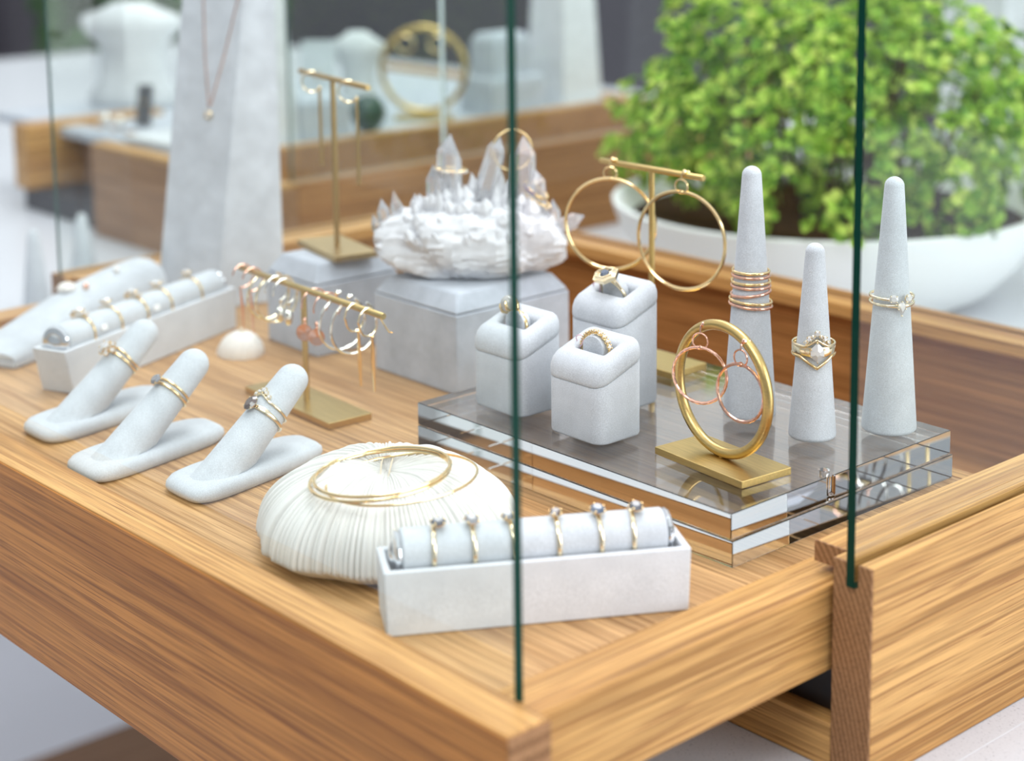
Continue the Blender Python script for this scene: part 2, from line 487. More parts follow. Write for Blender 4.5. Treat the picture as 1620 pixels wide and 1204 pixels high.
# ------------------------------------------------------------------ ring boxes on the riser
def ring_box(x0, y0, front, label, w=37, d=30):
    """suede ring box with slanted top; origin at front left corner on the riser"""
    t = thing('ring_box', label, 'ring box', (x0, y0, H + .05), 0, 'grey suede ring boxes')
    sl = .36                                                    # rise of the slanted seam towards the back
    def P(x, y, u): return V((x, y, front + sl * y + u))
    # padded lid ring: rounded rectangle cross-section swept round a slot
    rt = 10.5; sx0, sx1, sy0, sy1 = w * .25, w * .78, d * .36, d * .66
    lid = MB(); rows = []
    def rr(x0, x1, y0, y1, rad, n=6):
        pts = []
        for cx, cy, a in ((x1 - rad, y1 - rad, 0), (x0 + rad, y1 - rad, PI / 2), (x0 + rad, y0 + rad, PI), (x1 - rad, y0 + rad, 1.5 * PI)):
            for i in range(n + 1): pts.append((cx + rad * cos(a + PI / 2 * i / n), cy + rad * sin(a + PI / 2 * i / n)))
        return pts
    b = MB(); rows = [[(x, y, z) for x, y in rr(-off, w + off, -off, d + off, 6.4 + off)] for off, z in ((-1.4, 0), (-.4, .4), (0, 1.4))]
    rows += [[P(x, y, u) for x, y in rr(-off, w + off, -off, d + off, 6.4 + off)] for off, u in ((0, -.6), (-.3, -.1), (-.9, .1))]
    n = len(rows[0]); b.add([p for row in rows for p in row], [tuple(range(n))[::-1], tuple(range(5 * n, 6 * n))] + [(j * n + i, j * n + (i + 1) % n, (j + 1) * n + (i + 1) % n, (j + 1) * n + i) for j in range(5) for i in range(n)])
    b.build('box_base', M['suede'], t, ang=70)
    rows = []
    prof = [(-1.0, .12, 0), (-.25, .25, 0), (.15, .8, 0), (.25, 2.4, 0), (.1, 5.2, 0), (-.7, 7.6, 0), (-2.2, 9.5, 0), (-4.4, 10.7, 0)]
    for off, u, _ in prof:
        rad = max(1.5, 6.4 + off)
        rows.append([(x, y, u) for x, y in rr(-off, w + off, -off, d + off, rad)])
    rows[0] = [(x, y, u) for x, y, u in rows[0]]
    # fix sign: positive off grows outward
    inner = [(1.6, 10.3), (.35, 9.6), (0, 8.4), (0, 2.0)]
    for off, u in inner:
        rows.append([(x, y, u) for x, y in rr(sx0 - off, sx1 + off, sy0 - off, sy1 + off, .9 + off * .6)])
    n = len(rows[0]); vs = [P(*p) for row in rows for p in row]; fs = []
    for j in range(len(rows) - 1):
        for i in range(n):
            k = (i + 1) % n
            fs.append((j * n + i, j * n + k, (j + 1) * n + k, (j + 1) * n + i))
    fs.append(tuple((len(rows) - 1) * n + i for i in range(n)))
    lid.add(vs, fs)
    lid.build('padded_lid', M['suede'], t, ang=70)
    # suede tongue in the slot that the ring slides over
    k = MB(); cx = (sx0 + sx1) / 2; cy = (sy0 + sy1) / 2
    pts = [(cx - 7, -6)] + [(cx + 7.0 * cos(a), 5.8 + 5.6 * sin(a)) for a in [PI - PI * i / 12 for i in range(13)]] + [(cx + 7, -6)]
    vs = []; m = len(pts)
    for yy in (cy - 2.4, cy + 2.4):
        for x, u in pts: vs.append(P(x, cy, u) + V((0, yy - cy, 3.6)))
    k.add(vs, [tuple(range(m)), tuple(range(m, 2 * m))[::-1]] + [(i, i + m, (i + 1) % m + m, (i + 1) % m) for i in range(m)])
    k.build('ring_tongue', M['suede'], t, .6)
    c = P(cx, cy, 6.0) + V((x0, y0, H))
    return c
def thread_loop(parent_ring, r):
    b = MB()
    pts = [V((-r - 1.2 + 2.1 * cos(a) - .8, -1.2 + .8 * sin(2 * a), 3.4 + 3.0 * sin(a))) for a in [2 * PI * i / 18 for i in range(18)]]
    b.tube(pts, .28, 6, True)
    b.build('tag_thread', M['thread'], parent_ring)

cB = ring_box(-603.8, 554.8, 27.2, 'grey suede ring box at the front, holding the gold eternity ring')
cA = ring_box(-660.2, 555.5, 28.4, 'grey suede ring box at the left, holding the round grey pearl ring')
cC = ring_box(-633.0, 597.0, 42.0, 'tall grey suede ring box behind the other two, holding the hexagon halo ring')
# eternity ring
st = [rnd(1.25, 8, th=-1.75 + i * .29, lift=.2, hc=.5, hp=.8, prong=4, mat='diamond') for i in range(13)]
o = ring('gold eternity ring set with small pale stones, in the front suede ring box', cB + V((0, 0, 1.0)), (0, 1, 0), (.0, -.3, 1), r=8.7, w=2.0, t=1.1, mat='gold', stones=st)
thread_loop(o, 8)
# pearl ring
def pearl_ring():
    c = cA + V((-.5, 0, .2))
    o = ring('gold ring with a round grey pearl in claws, in the left suede ring box', c, (.12, 1, 0), (-.5, -.3, 1), r=8.0, w=1.7, t=1.2, mat='gold')
    p = MB(); p.sphere((-1.8, 0, 12.6), 4.5, 24); p.build('pearl', M['pearl'], o)
    q = MB()
    for i in range(5):
        a = 2 * PI * i / 5 + .3
        d = V((cos(a), sin(a), 0))
        q.tube([V((-1.2, 0, 8.4)) + d * 1.5, V((-1.8, 0, 9.6)) + d * 4.2, V((-1.8, 0, 12.4)) + d * 4.75, V((-1.8, 0, 14.0)) + d * 4.3], [.75, .85, .75, .35], 6)
    q.build('claws', M['gold'], o)
    b = MB(); b.tube([V((3, 1.1, 8.0)), V((6.5, 1.0, 5.8)), V((8.6, .6, 1))], [.5, .6, .5], 6); b.tube([V((3, -1.1, 8.0)), V((6.5, -1.0, 5.8)), V((8.6, -.6, 1))], [.5, .6, .5], 6)
    b.build('split_shank', M['gold'], o)
    thread_loop(o, 8)
pearl_ring()
def halo_ring():
    c = cC + V((-1.0, 0, 1.2))
    o = ring('gold ring with blue-grey stone in a hexagon halo, in the tall suede ring box', c, (.08, 1, .5), (-.10, -.5, 1), r=8.4, w=1.9, t=1.3, mat='gold_pale')
    F = arc_frame(0, 12.2) @ Matrix.Scale(1.2, 4)
    q = MB(); hexo = [(6.6 * cos(PI / 3 * i), 5.2 * sin(PI / 3 * i)) for i in range(6)]
    vs = [F @ V((x, y, -1.6)) * 1 for x, y in hexo] + [F @ V((x, y, -.3)) for x, y in hexo] + [F @ V((x * .6, y * .6, 1.1)) for x, y in hexo] + [F @ V((x * .5, y * .5, .3)) for x, y in hexo]
    fs = [tuple(range(6))[::-1]] + [(j * 6 + i, j * 6 + (i + 1) % 6, j * 6 + 6 + (i + 1) % 6, j * 6 + 6 + i) for j in range(3) for i in range(6)] + [tuple(range(18, 24))]
    q.add(vs, fs)
    for i in range(6):                                         # milgrain beads along the rim
        a = V((*hexo[i], 0)); b2 = V((*hexo[(i + 1) % 6], 0))
        for k in range(7):
            p = a.lerp(b2, k / 7)
            q.sphere(F @ V((p.x * .97, p.y * .97, -.2)), .42, 6)
            q.sphere(F @ V((p.x * .70, p.y * .70, .85)), .36, 6)
    q.build('halo', M['gold_pale'], o)
    g = MB(); gem(g, [(2.7 * cos(PI / 3 * i), 2.7 * sin(PI / 3 * i)) for i in range(6)], arc_frame(0, 12.9), 1.2, .9, .6)
    g.build('stone', M['blue_gem'], o, smooth=False)
    b = MB()
    for s in (-1, 1): b.tube([V((s * 4.2, 0, 10.6)), V((s * 6.6, 0, 7.4)), V((s * 8.6, 0, 2.5))], [.6, .95, .7], 8)
    b.build('shoulder', M['gold_pale'], o)
    thread_loop(o, 8)
halo_ring()

# ------------------------------------------------------------------ ring cones
def cone(x, y, rb, rt, h, label):
    o = MB()
    prof = [(rb * .55, 0), (rb - .9, 0), (rb - .1, .7), (rb, 1.8)]
    for i in range(1, 13):
        f = i / 12; prof.append((rb + (rt - rb) * f, 1.8 + (h - rt - 1.8) * f))
    for i in range(1, 8):
        a = PI / 2 * i / 7; prof.append((max(.01, rt * cos(a)), h - rt + rt * sin(a) * .96))
    o.lathe(prof, 56)
    o = o.build('ring_cone', M['suede'], None, ang=80)
    o.location = V((x, y, H + .05)) * MM
    return tag(o, label, 'ring cone', 'grey suede ring cones')
cone(-552.6, 643.6, 13, 4.7, 124, 'tall grey ring cone at the left, stacked with thin plain bands')
cone(-510.6, 640.0, 11.2, 4.5, 93.4, 'short grey ring cone in the middle with the lozenge diamond ring')
cone(-492.2, 674.8, 13, 4.6, 122.6, 'tall grey ring cone at the right with the kite diamond ring')
G = 'thin hammered bands on the left cone'
Zup = V((0, 0, 1))
def cring(label, cxy, z, r, tilt=0, mat='gold', **k):
    "ring lying round a cone: axis near vertical, stone to the front"
    ax = (Zup + RIGHT * tilt).normalized()
    return ring(label, (cxy[0], cxy[1], z), ax, k.pop('up', CAM_U), r=r, mat=mat, **k)
c1 = (-552.6, 643.6)
for z, r, tl, mat, lab in ((95.9, 8.5, .02, 'gold', 'thin hammered yellow-gold band, topmost on the left grey cone'),
                           (93.8, 8.6, .02, 'rose', 'thin hammered rose-gold band touching the topmost band on the left cone'),
                           (90.8, 8.85, .01, 'gold', 'thin hammered yellow-gold band, third from the top on the left cone'),
                           (88.7, 8.95, .01, 'rose', 'thin hammered rose-gold band, fourth from the top on the left cone'),
                           (85.2, 9.1, -.11, 'rose', 'thin rose-gold band tilting upward to the right on the left cone'),
                           (81.3, 9.75, .09, 'gold', 'thin hammered yellow-gold band, second lowest on the left cone'),
                           (79.2, 9.9, .09, 'rose', 'thin hammered rose-gold band, lowest on the left cone')):
    cring(lab, c1, z, r, tl, mat, w=1.5, t=1.0, ham=.16, group=G)
c2 = (-510.6, 640)
tri = lambda amp, wd: (lambda th: amp * max(0, 1 - abs(wrap(th)) / wd) ** 1.15)
st = [rnd(1.45, 10, th=0, y=6.6, lift=0, prong=4), rnd(1.35, 10, th=-.36, y=3.9, lift=0, prong=4), rnd(1.35, 10, th=.36, y=3.9, lift=0, prong=4),
      rnd(.75, 8, th=-.19, y=4.9, lift=-.1, prong=3), rnd(.75, 8, th=.19, y=4.9, lift=-.1, prong=3), rnd(.8, 8, th=-.52, y=2.2, lift=-.1, prong=3), rnd(.8, 8, th=.52, y=2.2, lift=-.1, prong=3)]
cring('gold chevron tiara ring with small diamonds, uppermost on the short cone', c2, 69.4, 9.25, .0, 'gold_pale', w=1.4, t=1.1, yoff=tri(3.4, .62), stones=st)
cring('wide gold ring with a lozenge diamond, middle of the short cone', c2, 67.0, 9.25, 0, 'gold_pale', w=4.2, t=1.0, square=.4,
      wf=lambda th: .85 + .35 * math.exp(-(wrap(th) / .6) ** 2), stones=[dict(out=KITE(3.2, 5.0), hc=1.6, hp=1.4, ts=.30, lift=.6, prong=6, pa=PI / 2, mat='diamond')])
cring('plain gold chevron band pointing down, lowest on the short cone', c2, 64.4, 9.35, 0, 'gold', w=1.6, t=1.1, yoff=tri(-5.2, .85))
c3 = (-492.2, 674.8)
up3 = CAM_U + RIGHT * .22
st = [rnd(2.15, 10, th=-.34, y=.6, lift=.4), rnd(2.15, 10, th=.36, y=.6, lift=.4)]
cring('open gold ring tipped with two round diamonds, upper on the right cone', c3, 89.2, 9.6, .01, 'gold_pale', w=1.4, t=1.1, up=up3, a0=.36, a1=2 * PI - .34, stones=st)
cring('gold ring with a kite-shaped diamond, lower on the right cone', c3, 86.2, 9.7, .0, 'gold_pale', w=1.5, t=1.1, up=up3, wf=lambda th: .9 + .5 * math.exp(-(wrap(th) / .5) ** 2),
      stones=[dict(out=[(0, 2.6), (-2.3, .9), (-1.6, -1.5), (0, -4.6), (1.6, -1.5), (2.3, .9)], hc=1.2, hp=1.2, ts=.5, lift=.5, prong=6, pa=PI / 2)])

# ------------------------------------------------------------------ brass stands
def tstand(loc, rz, base, zbar, bar, label, mat='brass', offset=0, r=1.7, h=3.8, group='brass earring T-stands'):
    t = thing('earring_stand', label, 'earring stand', loc, rz, group)
    a, b = base
    MB().box(-a / 2, a / 2, -b / 2, b / 2, .05, h).build('base', M[mat], t, .35)
    q = MB(); q.lathe([(r, h), (r, zbar)], 20); q.build('post', M[mat], t)
    q = MB(); q.lathe([(r * .92, bar[0]), (r, bar[0] + .2), (r, bar[1] - .2), (r * .92, bar[1])], 20, Matrix.Translation((0, 0, zbar)) @ Matrix.Rotation(PI / 2, 4, 'Y'))
    q.build('bar', M[mat], t)
    return t
tstand((-775, 535, 0), -.05, (86, 27), 65.6, (-68, 76), 'front brass T-stand on the oak drawer floor, crowded with mixed earrings')
tstand((-645, 670.5, H), 0, (55, 27), 130.4 - H, (-38.5, 37), 'tall brass T-stand on the acrylic riser, carrying two big gold hoops', r=1.6)
tstand((-872.5, 628.5, 55.4), -.2, (56, 29), 107, (-49, 50), 'rear brass T-stand on the small grey block, carrying two bar drops', 'brass_dark', r=1.7)

def hoop_earring(hook, R, rw, d, mat, label, small=3.7, stud=True, wob=0, group=None):
    "small hoop at the hook with a large hoop below it"
    t = thing('hoop_earring', label, 'earring', hook, 0, group)
    d = V(d).normalized(); nrm = V((d.y, -d.x, 0))
    MB().hoop((0, 0, -small), small, rw * .55, d, n=28).build('small_hoop', M[mat], t)
    MB().hoop((0, 0, -2 * small - R + rw), R, rw, d, n=72, wob=wob).build('large_hoop', M[mat], t)
    q = MB()
    pts = [V((0, 0, -small * 2 + .8)) + (d * cos(a) * 1.1 + nrm * sin(a) * 1.3) + V((0, 0, .5 * sin(2 * a))) for a in [2 * PI * i / 14 for i in range(14)]]
    q.tube(pts, rw * .55, 6, True); q.build('link', M[mat], t)
    if stud:
        q = MB(); up = V((0, 0, 1))
        b0 = V((0, 0, .4)); back = -nrm
        q.tube([b0, b0 + up * 2.6 + back * .6, b0 + up * 3.4 + back * 3.4], .42, 6)
        q.sphere(b0 + up * 3.5 + back * 1.2 + d * 1.2, 1.35, 8); q.sphere(b0 + up * 3.2 + back * 3.0 + d * 2.4, 1.0, 8)
        q.build('butterfly_back', M[mat], t)
    return t
def dirv(deg): return V((cos(math.radians(deg)), sin(math.radians(deg)), 0))
hoop_earring((-673.5, 667.6, 128.5), 25.2, .95, dirv(30), 'gold', 'big plain gold hoop earring hanging at the left of the tall T-stand', group='gold hoop pair')
hoop_earring((-621, 667.6, 128.5), 26.0, .95, dirv(13), 'gold', 'big plain gold hoop earring hanging at the right of the tall T-stand', group='gold hoop pair')

def brass_ring_stand():
    t = thing('earring_stand', 'round brass hoop stand on a slab base at the riser front', 'earring stand', (-513.5, 579.5, H), -.1)
    MB().box(-29, 29, -15, 15, .05, 3.6).build('base', M['brass'], t, .35)
    MB().hoop((0, 0, 35.2), 29.3, 2.45, (1, 0, 0), n=96, k=16).build('display_hoop', M['brass'], t)
    q = MB(); q.lathe([(1.4, 3.6), (1.4, 5.2)], 12); q.build('peg', M['brass'], t)
    R = Matrix.Translation((-513.5, 579.5, H)) @ Matrix.Rotation(-.1, 4, 'Z')
    for x, ang, lab in ((-11.5, 20, 'left'), (15.0, 2, 'right')):
        z = 35.2 + math.sqrt(29.3 ** 2 - x * x) - 3.0
        p = R @ V((x, -3.2, z))
        hoop_earring(p, 13.0, .75, dirv(ang), 'rose', 'rose-gold double hoop earring at the %s of the brass hoop stand' % lab, 3.7, wob=.12, group='rose hoop pair')
brass_ring_stand()

def bar_point(x):  # on the front T-stand
    c, s = cos(-.05), sin(-.05)
    return V((-775 + x * c, 535 + x * s, 65.6))
YD = V((.05, 1, 0)).normalized()
def front_earrings():
    def root(x, name, label, group):
        p = bar_point(x); return thing(name, label, 'earring', p, 0, group)
    for x, s in ((-64.5, 'outer'), (-53.5, 'inner')):
        t = root(x, 'drop_earring', 'rose-gold drop earring, %s one at the left end of the front T-stand' % s, 'rose drop pair')
        MB().hoop((0, 0, -4.5), 6.6, .5, YD, n=36, a0=-.6 * PI, a1=.95 * PI).build('hook', M['rose'], t)
        MB().tube([(0, -2, -10.6), (0, -1, -22), (0, -.6, -36)], [.45, .8, .3], 8).build('spike', M['rose'], t)
    for x, s in ((-45.5, 'left'), (-36.5, 'right')):
        t = root(x, 'hoop_earring', 'open yellow-gold hoop, %s of the pair near the bar left end' % s, 'yellow hoop pair')
        MB().hoop((0, 5.2, -13.0), 13.4, .75, YD, n=60, a0=.62 * PI, a1=2.35 * PI).build('hoop', M['gold_pale'], t)
    for x, s in ((-28, 'left'), (-19.5, 'right')):
        t = root(x, 'drop_earring', 'silver leaf drop earring, %s of the pair left of the brass post' % s, 'silver leaf pair')
        MB().hoop((0, 0, -5.2), 7.2, .5, YD, n=36, a0=-.35 * PI, a1=1.05 * PI).build('hook', M['white_gold'], t)
        q = MB(); q.sphere((0, 2.6, -12.5), 1.3, 8); q.sphere((0, 2.4, -15), 1.1, 8); q.build('bead', M['white_gold'], t)
        q = MB(); q.sphere((0, 2.2, -20), 4.2, 12, (.35, .7, 1.15)); q.build('leaf_drop', M['white_gold'], t)
    for x, s in ((6.5, 'left'), (18.5, 'right')):
        t = root(x, 'drop_earring', 'rose-gold disc drop earring, %s of the pair right of the brass post' % s, 'rose disc pair')
        MB().hoop((0, 3, -7.5), 8.4, .5, YD, n=36, a0=-.2 * PI, a1=1.05 * PI).build('hook', M['rose'], t)
        q = MB(); q.sphere((0, -4, -14.8), 1.2, 8); q.sphere((0, -4, -17), 1.0, 8); q.build('bead', M['rose'], t)
        F = frame((0, -4, -22), CAM_U + V((.1, -.5, 0)))
        q = MB(); q.lathe([(.5, -.2), (4.4, .3), (4.7, .8), (4.3, .8), (1, .2)], 24, F); q.build('disc', M['rose'], t)
    for x, s in ((29, 'left'), (40, 'right')):
        t = root(x, 'hoop_earring', 'open silver hoop, %s of the pair right of centre on the T-bar' % s, 'silver hoop pair')
        MB().hoop((0, 5.6, -13.8), 14.4, .75, YD, n=60, a0=.60 * PI, a1=2.30 * PI).build('hoop', M['white_gold'], t)
        q = MB(); q.sphere((0, 3, 3.0), 1.4, 8); q.sphere((0, 4.6, 3.2), 1.0, 8); q.build('butterfly_back', M['white_gold'], t)
    for x, s in ((50, 'inner'), (62.5, 'outer')):
        t = root(x, 'drop_earring', 'gold bar drop earring, %s one at the right end of the front T-stand' % s, 'gold bar pair')
        pts = [V((0, -.5 + 6.4 * cos(a) * (1 if a < PI else .9), -5.6 + 7.4 * sin(a))) for a in [.35 * PI + 1.9 * PI * i / 36 for i in range(30)]]
        MB().tube(pts, .55, 8).build('hook', M['gold_pale'], t)
        q = MB(); q.sphere((0, 1.8, -13.6), 1.0, 8); q.tube([(0, 1.8, -14), (0, 2, -29), (.4, 2.2, -43)], [.7, 1.15, .55], 8); q.build('bar_drop', M['gold'], t)
    q = MB(); q.tube([(0, 0, -1.5), (1.5, 2, -6), (3.6, 2.6, -8.5), (7, 2.4, -8.2)], [.4, .4, .4, .3], 6)
    t = root(73, 'ear_wire', 'bent gold ear wire at the very right end of the T-bar', None)
    q.build('wire', M['gold'], t)
front_earrings()
def rear_earrings():
    c, s = cos(-.2), sin(-.2)
    for x, L, lab in ((-30, 48, 'left'), (24, 52, 'right')):
        p = V((-872.5 + x * c, 628.5 + x * s, 162.4))
        t = thing('drop_earring', 'long thin gold bar earring hanging at the %s of the rear T-stand' % lab, 'earring', p, 0, 'long bar pair')
        YR = V((.2, 1, 0)).normalized()
        hc = -RIGHT * .4 - Zup * 4.8
        MB().hoop(hc, 6.4, .6, RIGHT, n=40, a0=.42 * PI, a1=1.75 * PI).build('hook', M['gold_pale'], t)
        e = hc + RIGHT * (6.4 * cos(1.75 * PI)) + Zup * (6.4 * sin(1.75 * PI)); q = MB(); q.sphere(e, 1.3, 8); q.build('bead', M['gold'], t)
        MB().tube([e, e - Zup * L], [.9, 1.1], 8).build('bar_drop', M['brass_dark'], t)
rear_earrings()

# ------------------------------------------------------------------ grey blocks
def block(x0, x1, y0, y1, zb, zl, label, rz=0, inset=7, z0=0):
    w, d = x1 - x0, y1 - y0
    t = thing('display_block', label, 'display block', ((x0 + x1) / 2, (y0 + y1) / 2, z0 + .05), rz)
    MB().box(-w / 2, w / 2, -d / 2, d / 2, 0, zb).build('block_base', M['linen'], t, 1.0, 2)
    i = inset
    MB().taper((-w / 2 - .2, w / 2 + .2, -d / 2 - .2, d / 2 + .2), (-w / 2 + i, w / 2 - i, -d / 2 + i, d / 2 - i), zb + .3, zl).build('lid', M['linen'], t, 1.8, 3)
    return t
block(-806, -731, 605.5, 691, 45.5, 56, 'large square grey fabric block carrying the quartz cluster')
block(-901, -846.5, 594.5, 655, 43.4, 55.2, 'small grey fabric block carrying the rear brass T-stand', rz=-.03)

# ------------------------------------------------------------------ quartz cluster
def cluster():
    c = V((-768, 648, 56.1))
    R = Matrix.Translation(c) @ Matrix((RIGHT, -CAM_U, Zup)).transposed().to_4x4()
    t = thing('quartz_cluster', 'white quartz crystal cluster on the large grey block, worn by gold rings', 'crystal', mw=R)
    rnd_ = random.Random(3)
    b = MB(); vs = []; fs = []; n, m = 72, 30
    for j in range(m + 1):
        ph = PI * j / m
        for i in range(n):
            a = 2 * PI * i / n
            w = 1 + .06 * sin(5 * a + 2 * ph) + .05 * sin(9 * a + 1.3 + 3 * ph) + .035 * rnd_.uniform(-1, 1)
            x = 55 * sin(ph) ** .5 * cos(a) * w; y = 27 * sin(ph) ** .5 * sin(a) * w
            z = 17 - 17 * cos(ph) * (1 if ph < PI / 2 else 1.4)
            if ph < PI / 2: x *= .82 + .18 * sin(ph)
            else: x *= .93 + .07 * sin(ph)
            z += rnd_.uniform(-1.1, 1.1) if 0 < j < m else 0
            vs.append((x, y, max(.1, z)))
    for j in range(m):
        for i in range(n):
            k = (i + 1) % n; fs.append((j * n + i, j * n + k, (j + 1) * n + k, (j + 1) * n + i))
    b.add(vs, fs)
    def point(mb, base, tip, r, sides=6, tipf=.72):
        base = V(base); tip = V(tip); ax = tip - base
        F = frame(base, ax, (1, .2, 0)); L = ax.length; rot = rnd_.random() * 2
        vs = []
        jit = [1 + rnd_.uniform(-.16, .16) for _ in range(sides)]
        for z, s in ((0, 1.05), (L * tipf, .88)):
            for i in range(sides):
                a = 2 * PI * i / sides + rot
                vs.append((r * s * jit[i] * cos(a), r * s * jit[i] * sin(a), z + (rnd_.uniform(-1, 1) * L * .05 if z else 0)))
        vs.append((rnd_.uniform(-.3, .3) * r * .5, rnd_.uniform(-.3, .3) * r * .5, L))
        f = [tuple(range(sides))[::-1]] + [(i, (i + 1) % sides, sides + (i + 1) % sides, sides + i) for i in range(sides)] + [(sides + i, sides + (i + 1) % sides, 2 * sides) for i in range(sides)]
        mb.add(vs, f, F)
    for i in range(190):                                        # crust of small crystals on the upper side
        a = rnd_.uniform(0, 2 * PI); q = rnd_.uniform(.1, 1) ** .6
        x = 47 * q * cos(a); y = 22 * q * sin(a)
        z = 39 * (1 - (q * .86) ** 4) + 1
        d = V((x / 50 * .9 + rnd_.uniform(-.35, .35), y / 24 * .8 + rnd_.uniform(-.3, .3), .9)).normalized()
        k_ = rnd_.uniform(1.6, 5.2); point(b, V((x, y, z)) - d * 5, V((x, y, z)) + d * (k_ * rnd_.uniform(1.2, 2.7)), k_)
    for i in range(34):                                        # taller milky points massed round the middle
        x = rnd_.uniform(-34, 38); y = rnd_.uniform(-12, 12); hgt = 62 - .55 * abs(x - 4) + rnd_.uniform(-9, 5)
        lean = V(((x - 4) * .10 + rnd_.uniform(-5, 5), y * .25, 0)); k_ = rnd_.uniform(3.2, 5.6)
        point(b, V((x, y, 18)), V((x, y, hgt)) + lean, k_, 6, .78)
    b.build('quartz_base', M['quartz_base'], t, ang=16)
    W = lambda p: R.inverted() @ V(p)
    pts = [((-775.5, 639.6, 80), (-775, 640.1, 138.5), 8.6, .78), ((-780.5, 633.9, 85), (-782, 632.2, 121), 5.2, .75), ((-792.9, 620, 75), (-797.5, 614.7, 106), 4.6, .7),
           ((-798.5, 614.5, 72), (-802.6, 609.3, 101), 4.2, .75), ((-768, 648, 80), (-756.0, 661.5, 137), 7.2, .85), ((-748.5, 670, 78), (-747.0, 671.7, 137), 7.6, .82),
           ((-741.5, 677.5, 78), (-742.6, 676.4, 117), 5.6, .8), ((-748, 670, 72), (-724, 697, 90), 5.6, .85), ((-786, 628, 72), (-789, 624, 104), 4.2, .7),
           ((-760, 657, 80), (-763, 654, 108), 5, .7), ((-753, 664, 75), (-752, 668, 110), 4.4, .7), ((-736, 684, 70), (-736.5, 684, 100), 4.6, .75), ((-800, 612, 68), (-806, 606, 92), 3.8, .75)]
    for a, z, r, tf in pts:
        q = MB(); point(q, W(a), W(z), r, 6, tf); q.build('crystal_point', M['quartz_point'], t, smooth=False)
cluster()
st = [rnd(.95, 8, th=-1.5 + i * .2, lift=0, hc=.5, hp=.6, prong=0, mat='pink_gem' if i % 4 == 0 else 'diamond') for i in range(16)]
ring('gold ring beaded with pale stones round the left tall crystal point', (-775.2, 639.9, 117.5), Zup + RIGHT * .10, CAM_U, r=8.6, w=1.6, t=1.0, mat='gold', stones=st)
ring('plain gold ring hooked upright over the middle crystal tips', (-752.0, 666.5, 128.5), CAM_U + RIGHT * .25, Zup, r=11.0, w=1.8, t=1.2, mat='gold')
st = [rnd(.8, 8, th=-1.2 + i * .17, lift=0, hc=.4, hp=.5, prong=0, mat='purple_gem') for i in range(9)]
ring('gold ring with a row of violet stones on the right crystal point', (-742.8, 676.2, 105), Zup * .8 + RIGHT * .55 + CAM_U * .15, CAM_U - RIGHT * .3, r=7.6, w=1.5, t=1.0, mat='gold', stones=st)
ring('slim gold ring with a bright bead low on the right crystal point', (-741.8, 677.0, 99), Zup * .85 + RIGHT * .45, CAM_U + RIGHT * 1.1, r=7.8, w=1.3, t=1.0, mat='gold', stones=[rnd(1.4, 8, lift=.4, mat='diamond')])

# ------------------------------------------------------------------ finger stands
FX = V((-9, 45, 34)).normalized()
def finger_stand(dx, dy, label, k=1.0):
    o = V((-704 + dx, 414 + dy, 0))
    t = thing('ring_finger', label, 'ring display', o, 0, 'grey suede ring fingers')
    # foot: flat rounded pad
    b = MB(); rows = []; n = 44
    def outline(s, z):
        pts = []
        for i in range(n):
            a = 2 * PI * i / n
            ca, sa = cos(a), sin(a)
            ca = math.copysign(abs(ca) ** .45, ca); sa = math.copysign(abs(sa) ** .42, sa)
            yy = 38 + 43.5 * sa * s
            half = (19.5 - 5.0 * (yy / 82)) * s
            xx = ca * half - 9.0 * (yy / 82) + (3.0 * (1 - yy / 82))
            pts.append((xx, yy, z))
        return pts
    for s, z in ((.91, .1), (.97, .9), (1, 2.8), (.99, 4.9), (.945, 6.7), (.84, 7.9), (.5, 8.5), (.02, 8.6)): rows += outline(s, z)
    fs = [tuple(range(n))[::-1]]
    for j in range(7):
        for i in range(n):
            q = (i + 1) % n; fs.append((j * n + i, j * n + q, (j + 1) * n + q, (j + 1) * n + i))
    b.add(rows, fs); b.build('foot', M['suede'], t, ang=80)
    # finger
    base = V((4.0, 13.0, 1.0)); tip = V((-1.5, 64.5, 42.0)); ax = tip - base; L = ax.length
    F = frame(base, ax, (1, 0, 0)); prof = [(11.6, -4)]
    for i in range(10):
        f = i / 9; prof.append((11.4 - 3.4 * f ** .9, L * f))
    for i in range(1, 9):
        a = PI / 2 * i / 8; prof.append((max(.01, 8.0 * cos(a)), L + 8.0 * sin(a)))
    b = MB(); b.lathe(prof, 40, F)
    for v in b.v:
        if v.z < 7.4:                                           # trim the buried end on the foot
            v.z = 7.4
    b.build('finger', M['suede'], t, ang=80)
    return o + base, ax.normalized(), L
f3 = finger_stand(0, 0, 'rightmost grey ring finger, with the dark stone ring')
f2 = finger_stand(-57.5, -20.8, 'middle grey ring finger, near the drawer front, with a pale solitaire')
f1 = finger_stand(-126.5, -9.5, 'leftmost grey ring finger, in front of the long ring tray')
def finger_ring(f, at, label, up=None, r=8.9, **k):
    o, ax, L = f
    up = up or (-RIGHT * .62 + Zup * .62 + CAM_U * .62)
    return ring(label, o + ax * at, ax, up, r=r, **k)
st = [dict(out=[(3.7 * cos(a), 4.3 * sin(a)) for a in [2 * PI * i / 10 for i in range(10)]], hc=1.4, hp=1.6, lift=1.5, mat='brown_gem', prong=4)]
finger_ring(f3, 42.5, 'gold ring with an oval dark brown stone on the right finger', r=9.4, w=2.0, t=1.1, mat='gold_pale', stones=st, wf=lambda th: .9 + .5 * math.exp(-((abs(wrap(th)) - .7) / .5) ** 2))
st = [rnd(1.15 + .5 * (i == 2), 8, th=-.5 + .25 * i, y=2.0 + 2.4 * (1 - abs(i - 2) / 2), lift=.1, prong=3) for i in range(5)]
finger_ring(f3, 47.5, 'gold chevron tiara ring with tiny diamonds on the right finger', r=9.0, w=1.3, t=1.0, mat='gold_pale', stones=st, yoff=tri(2.4, .7))
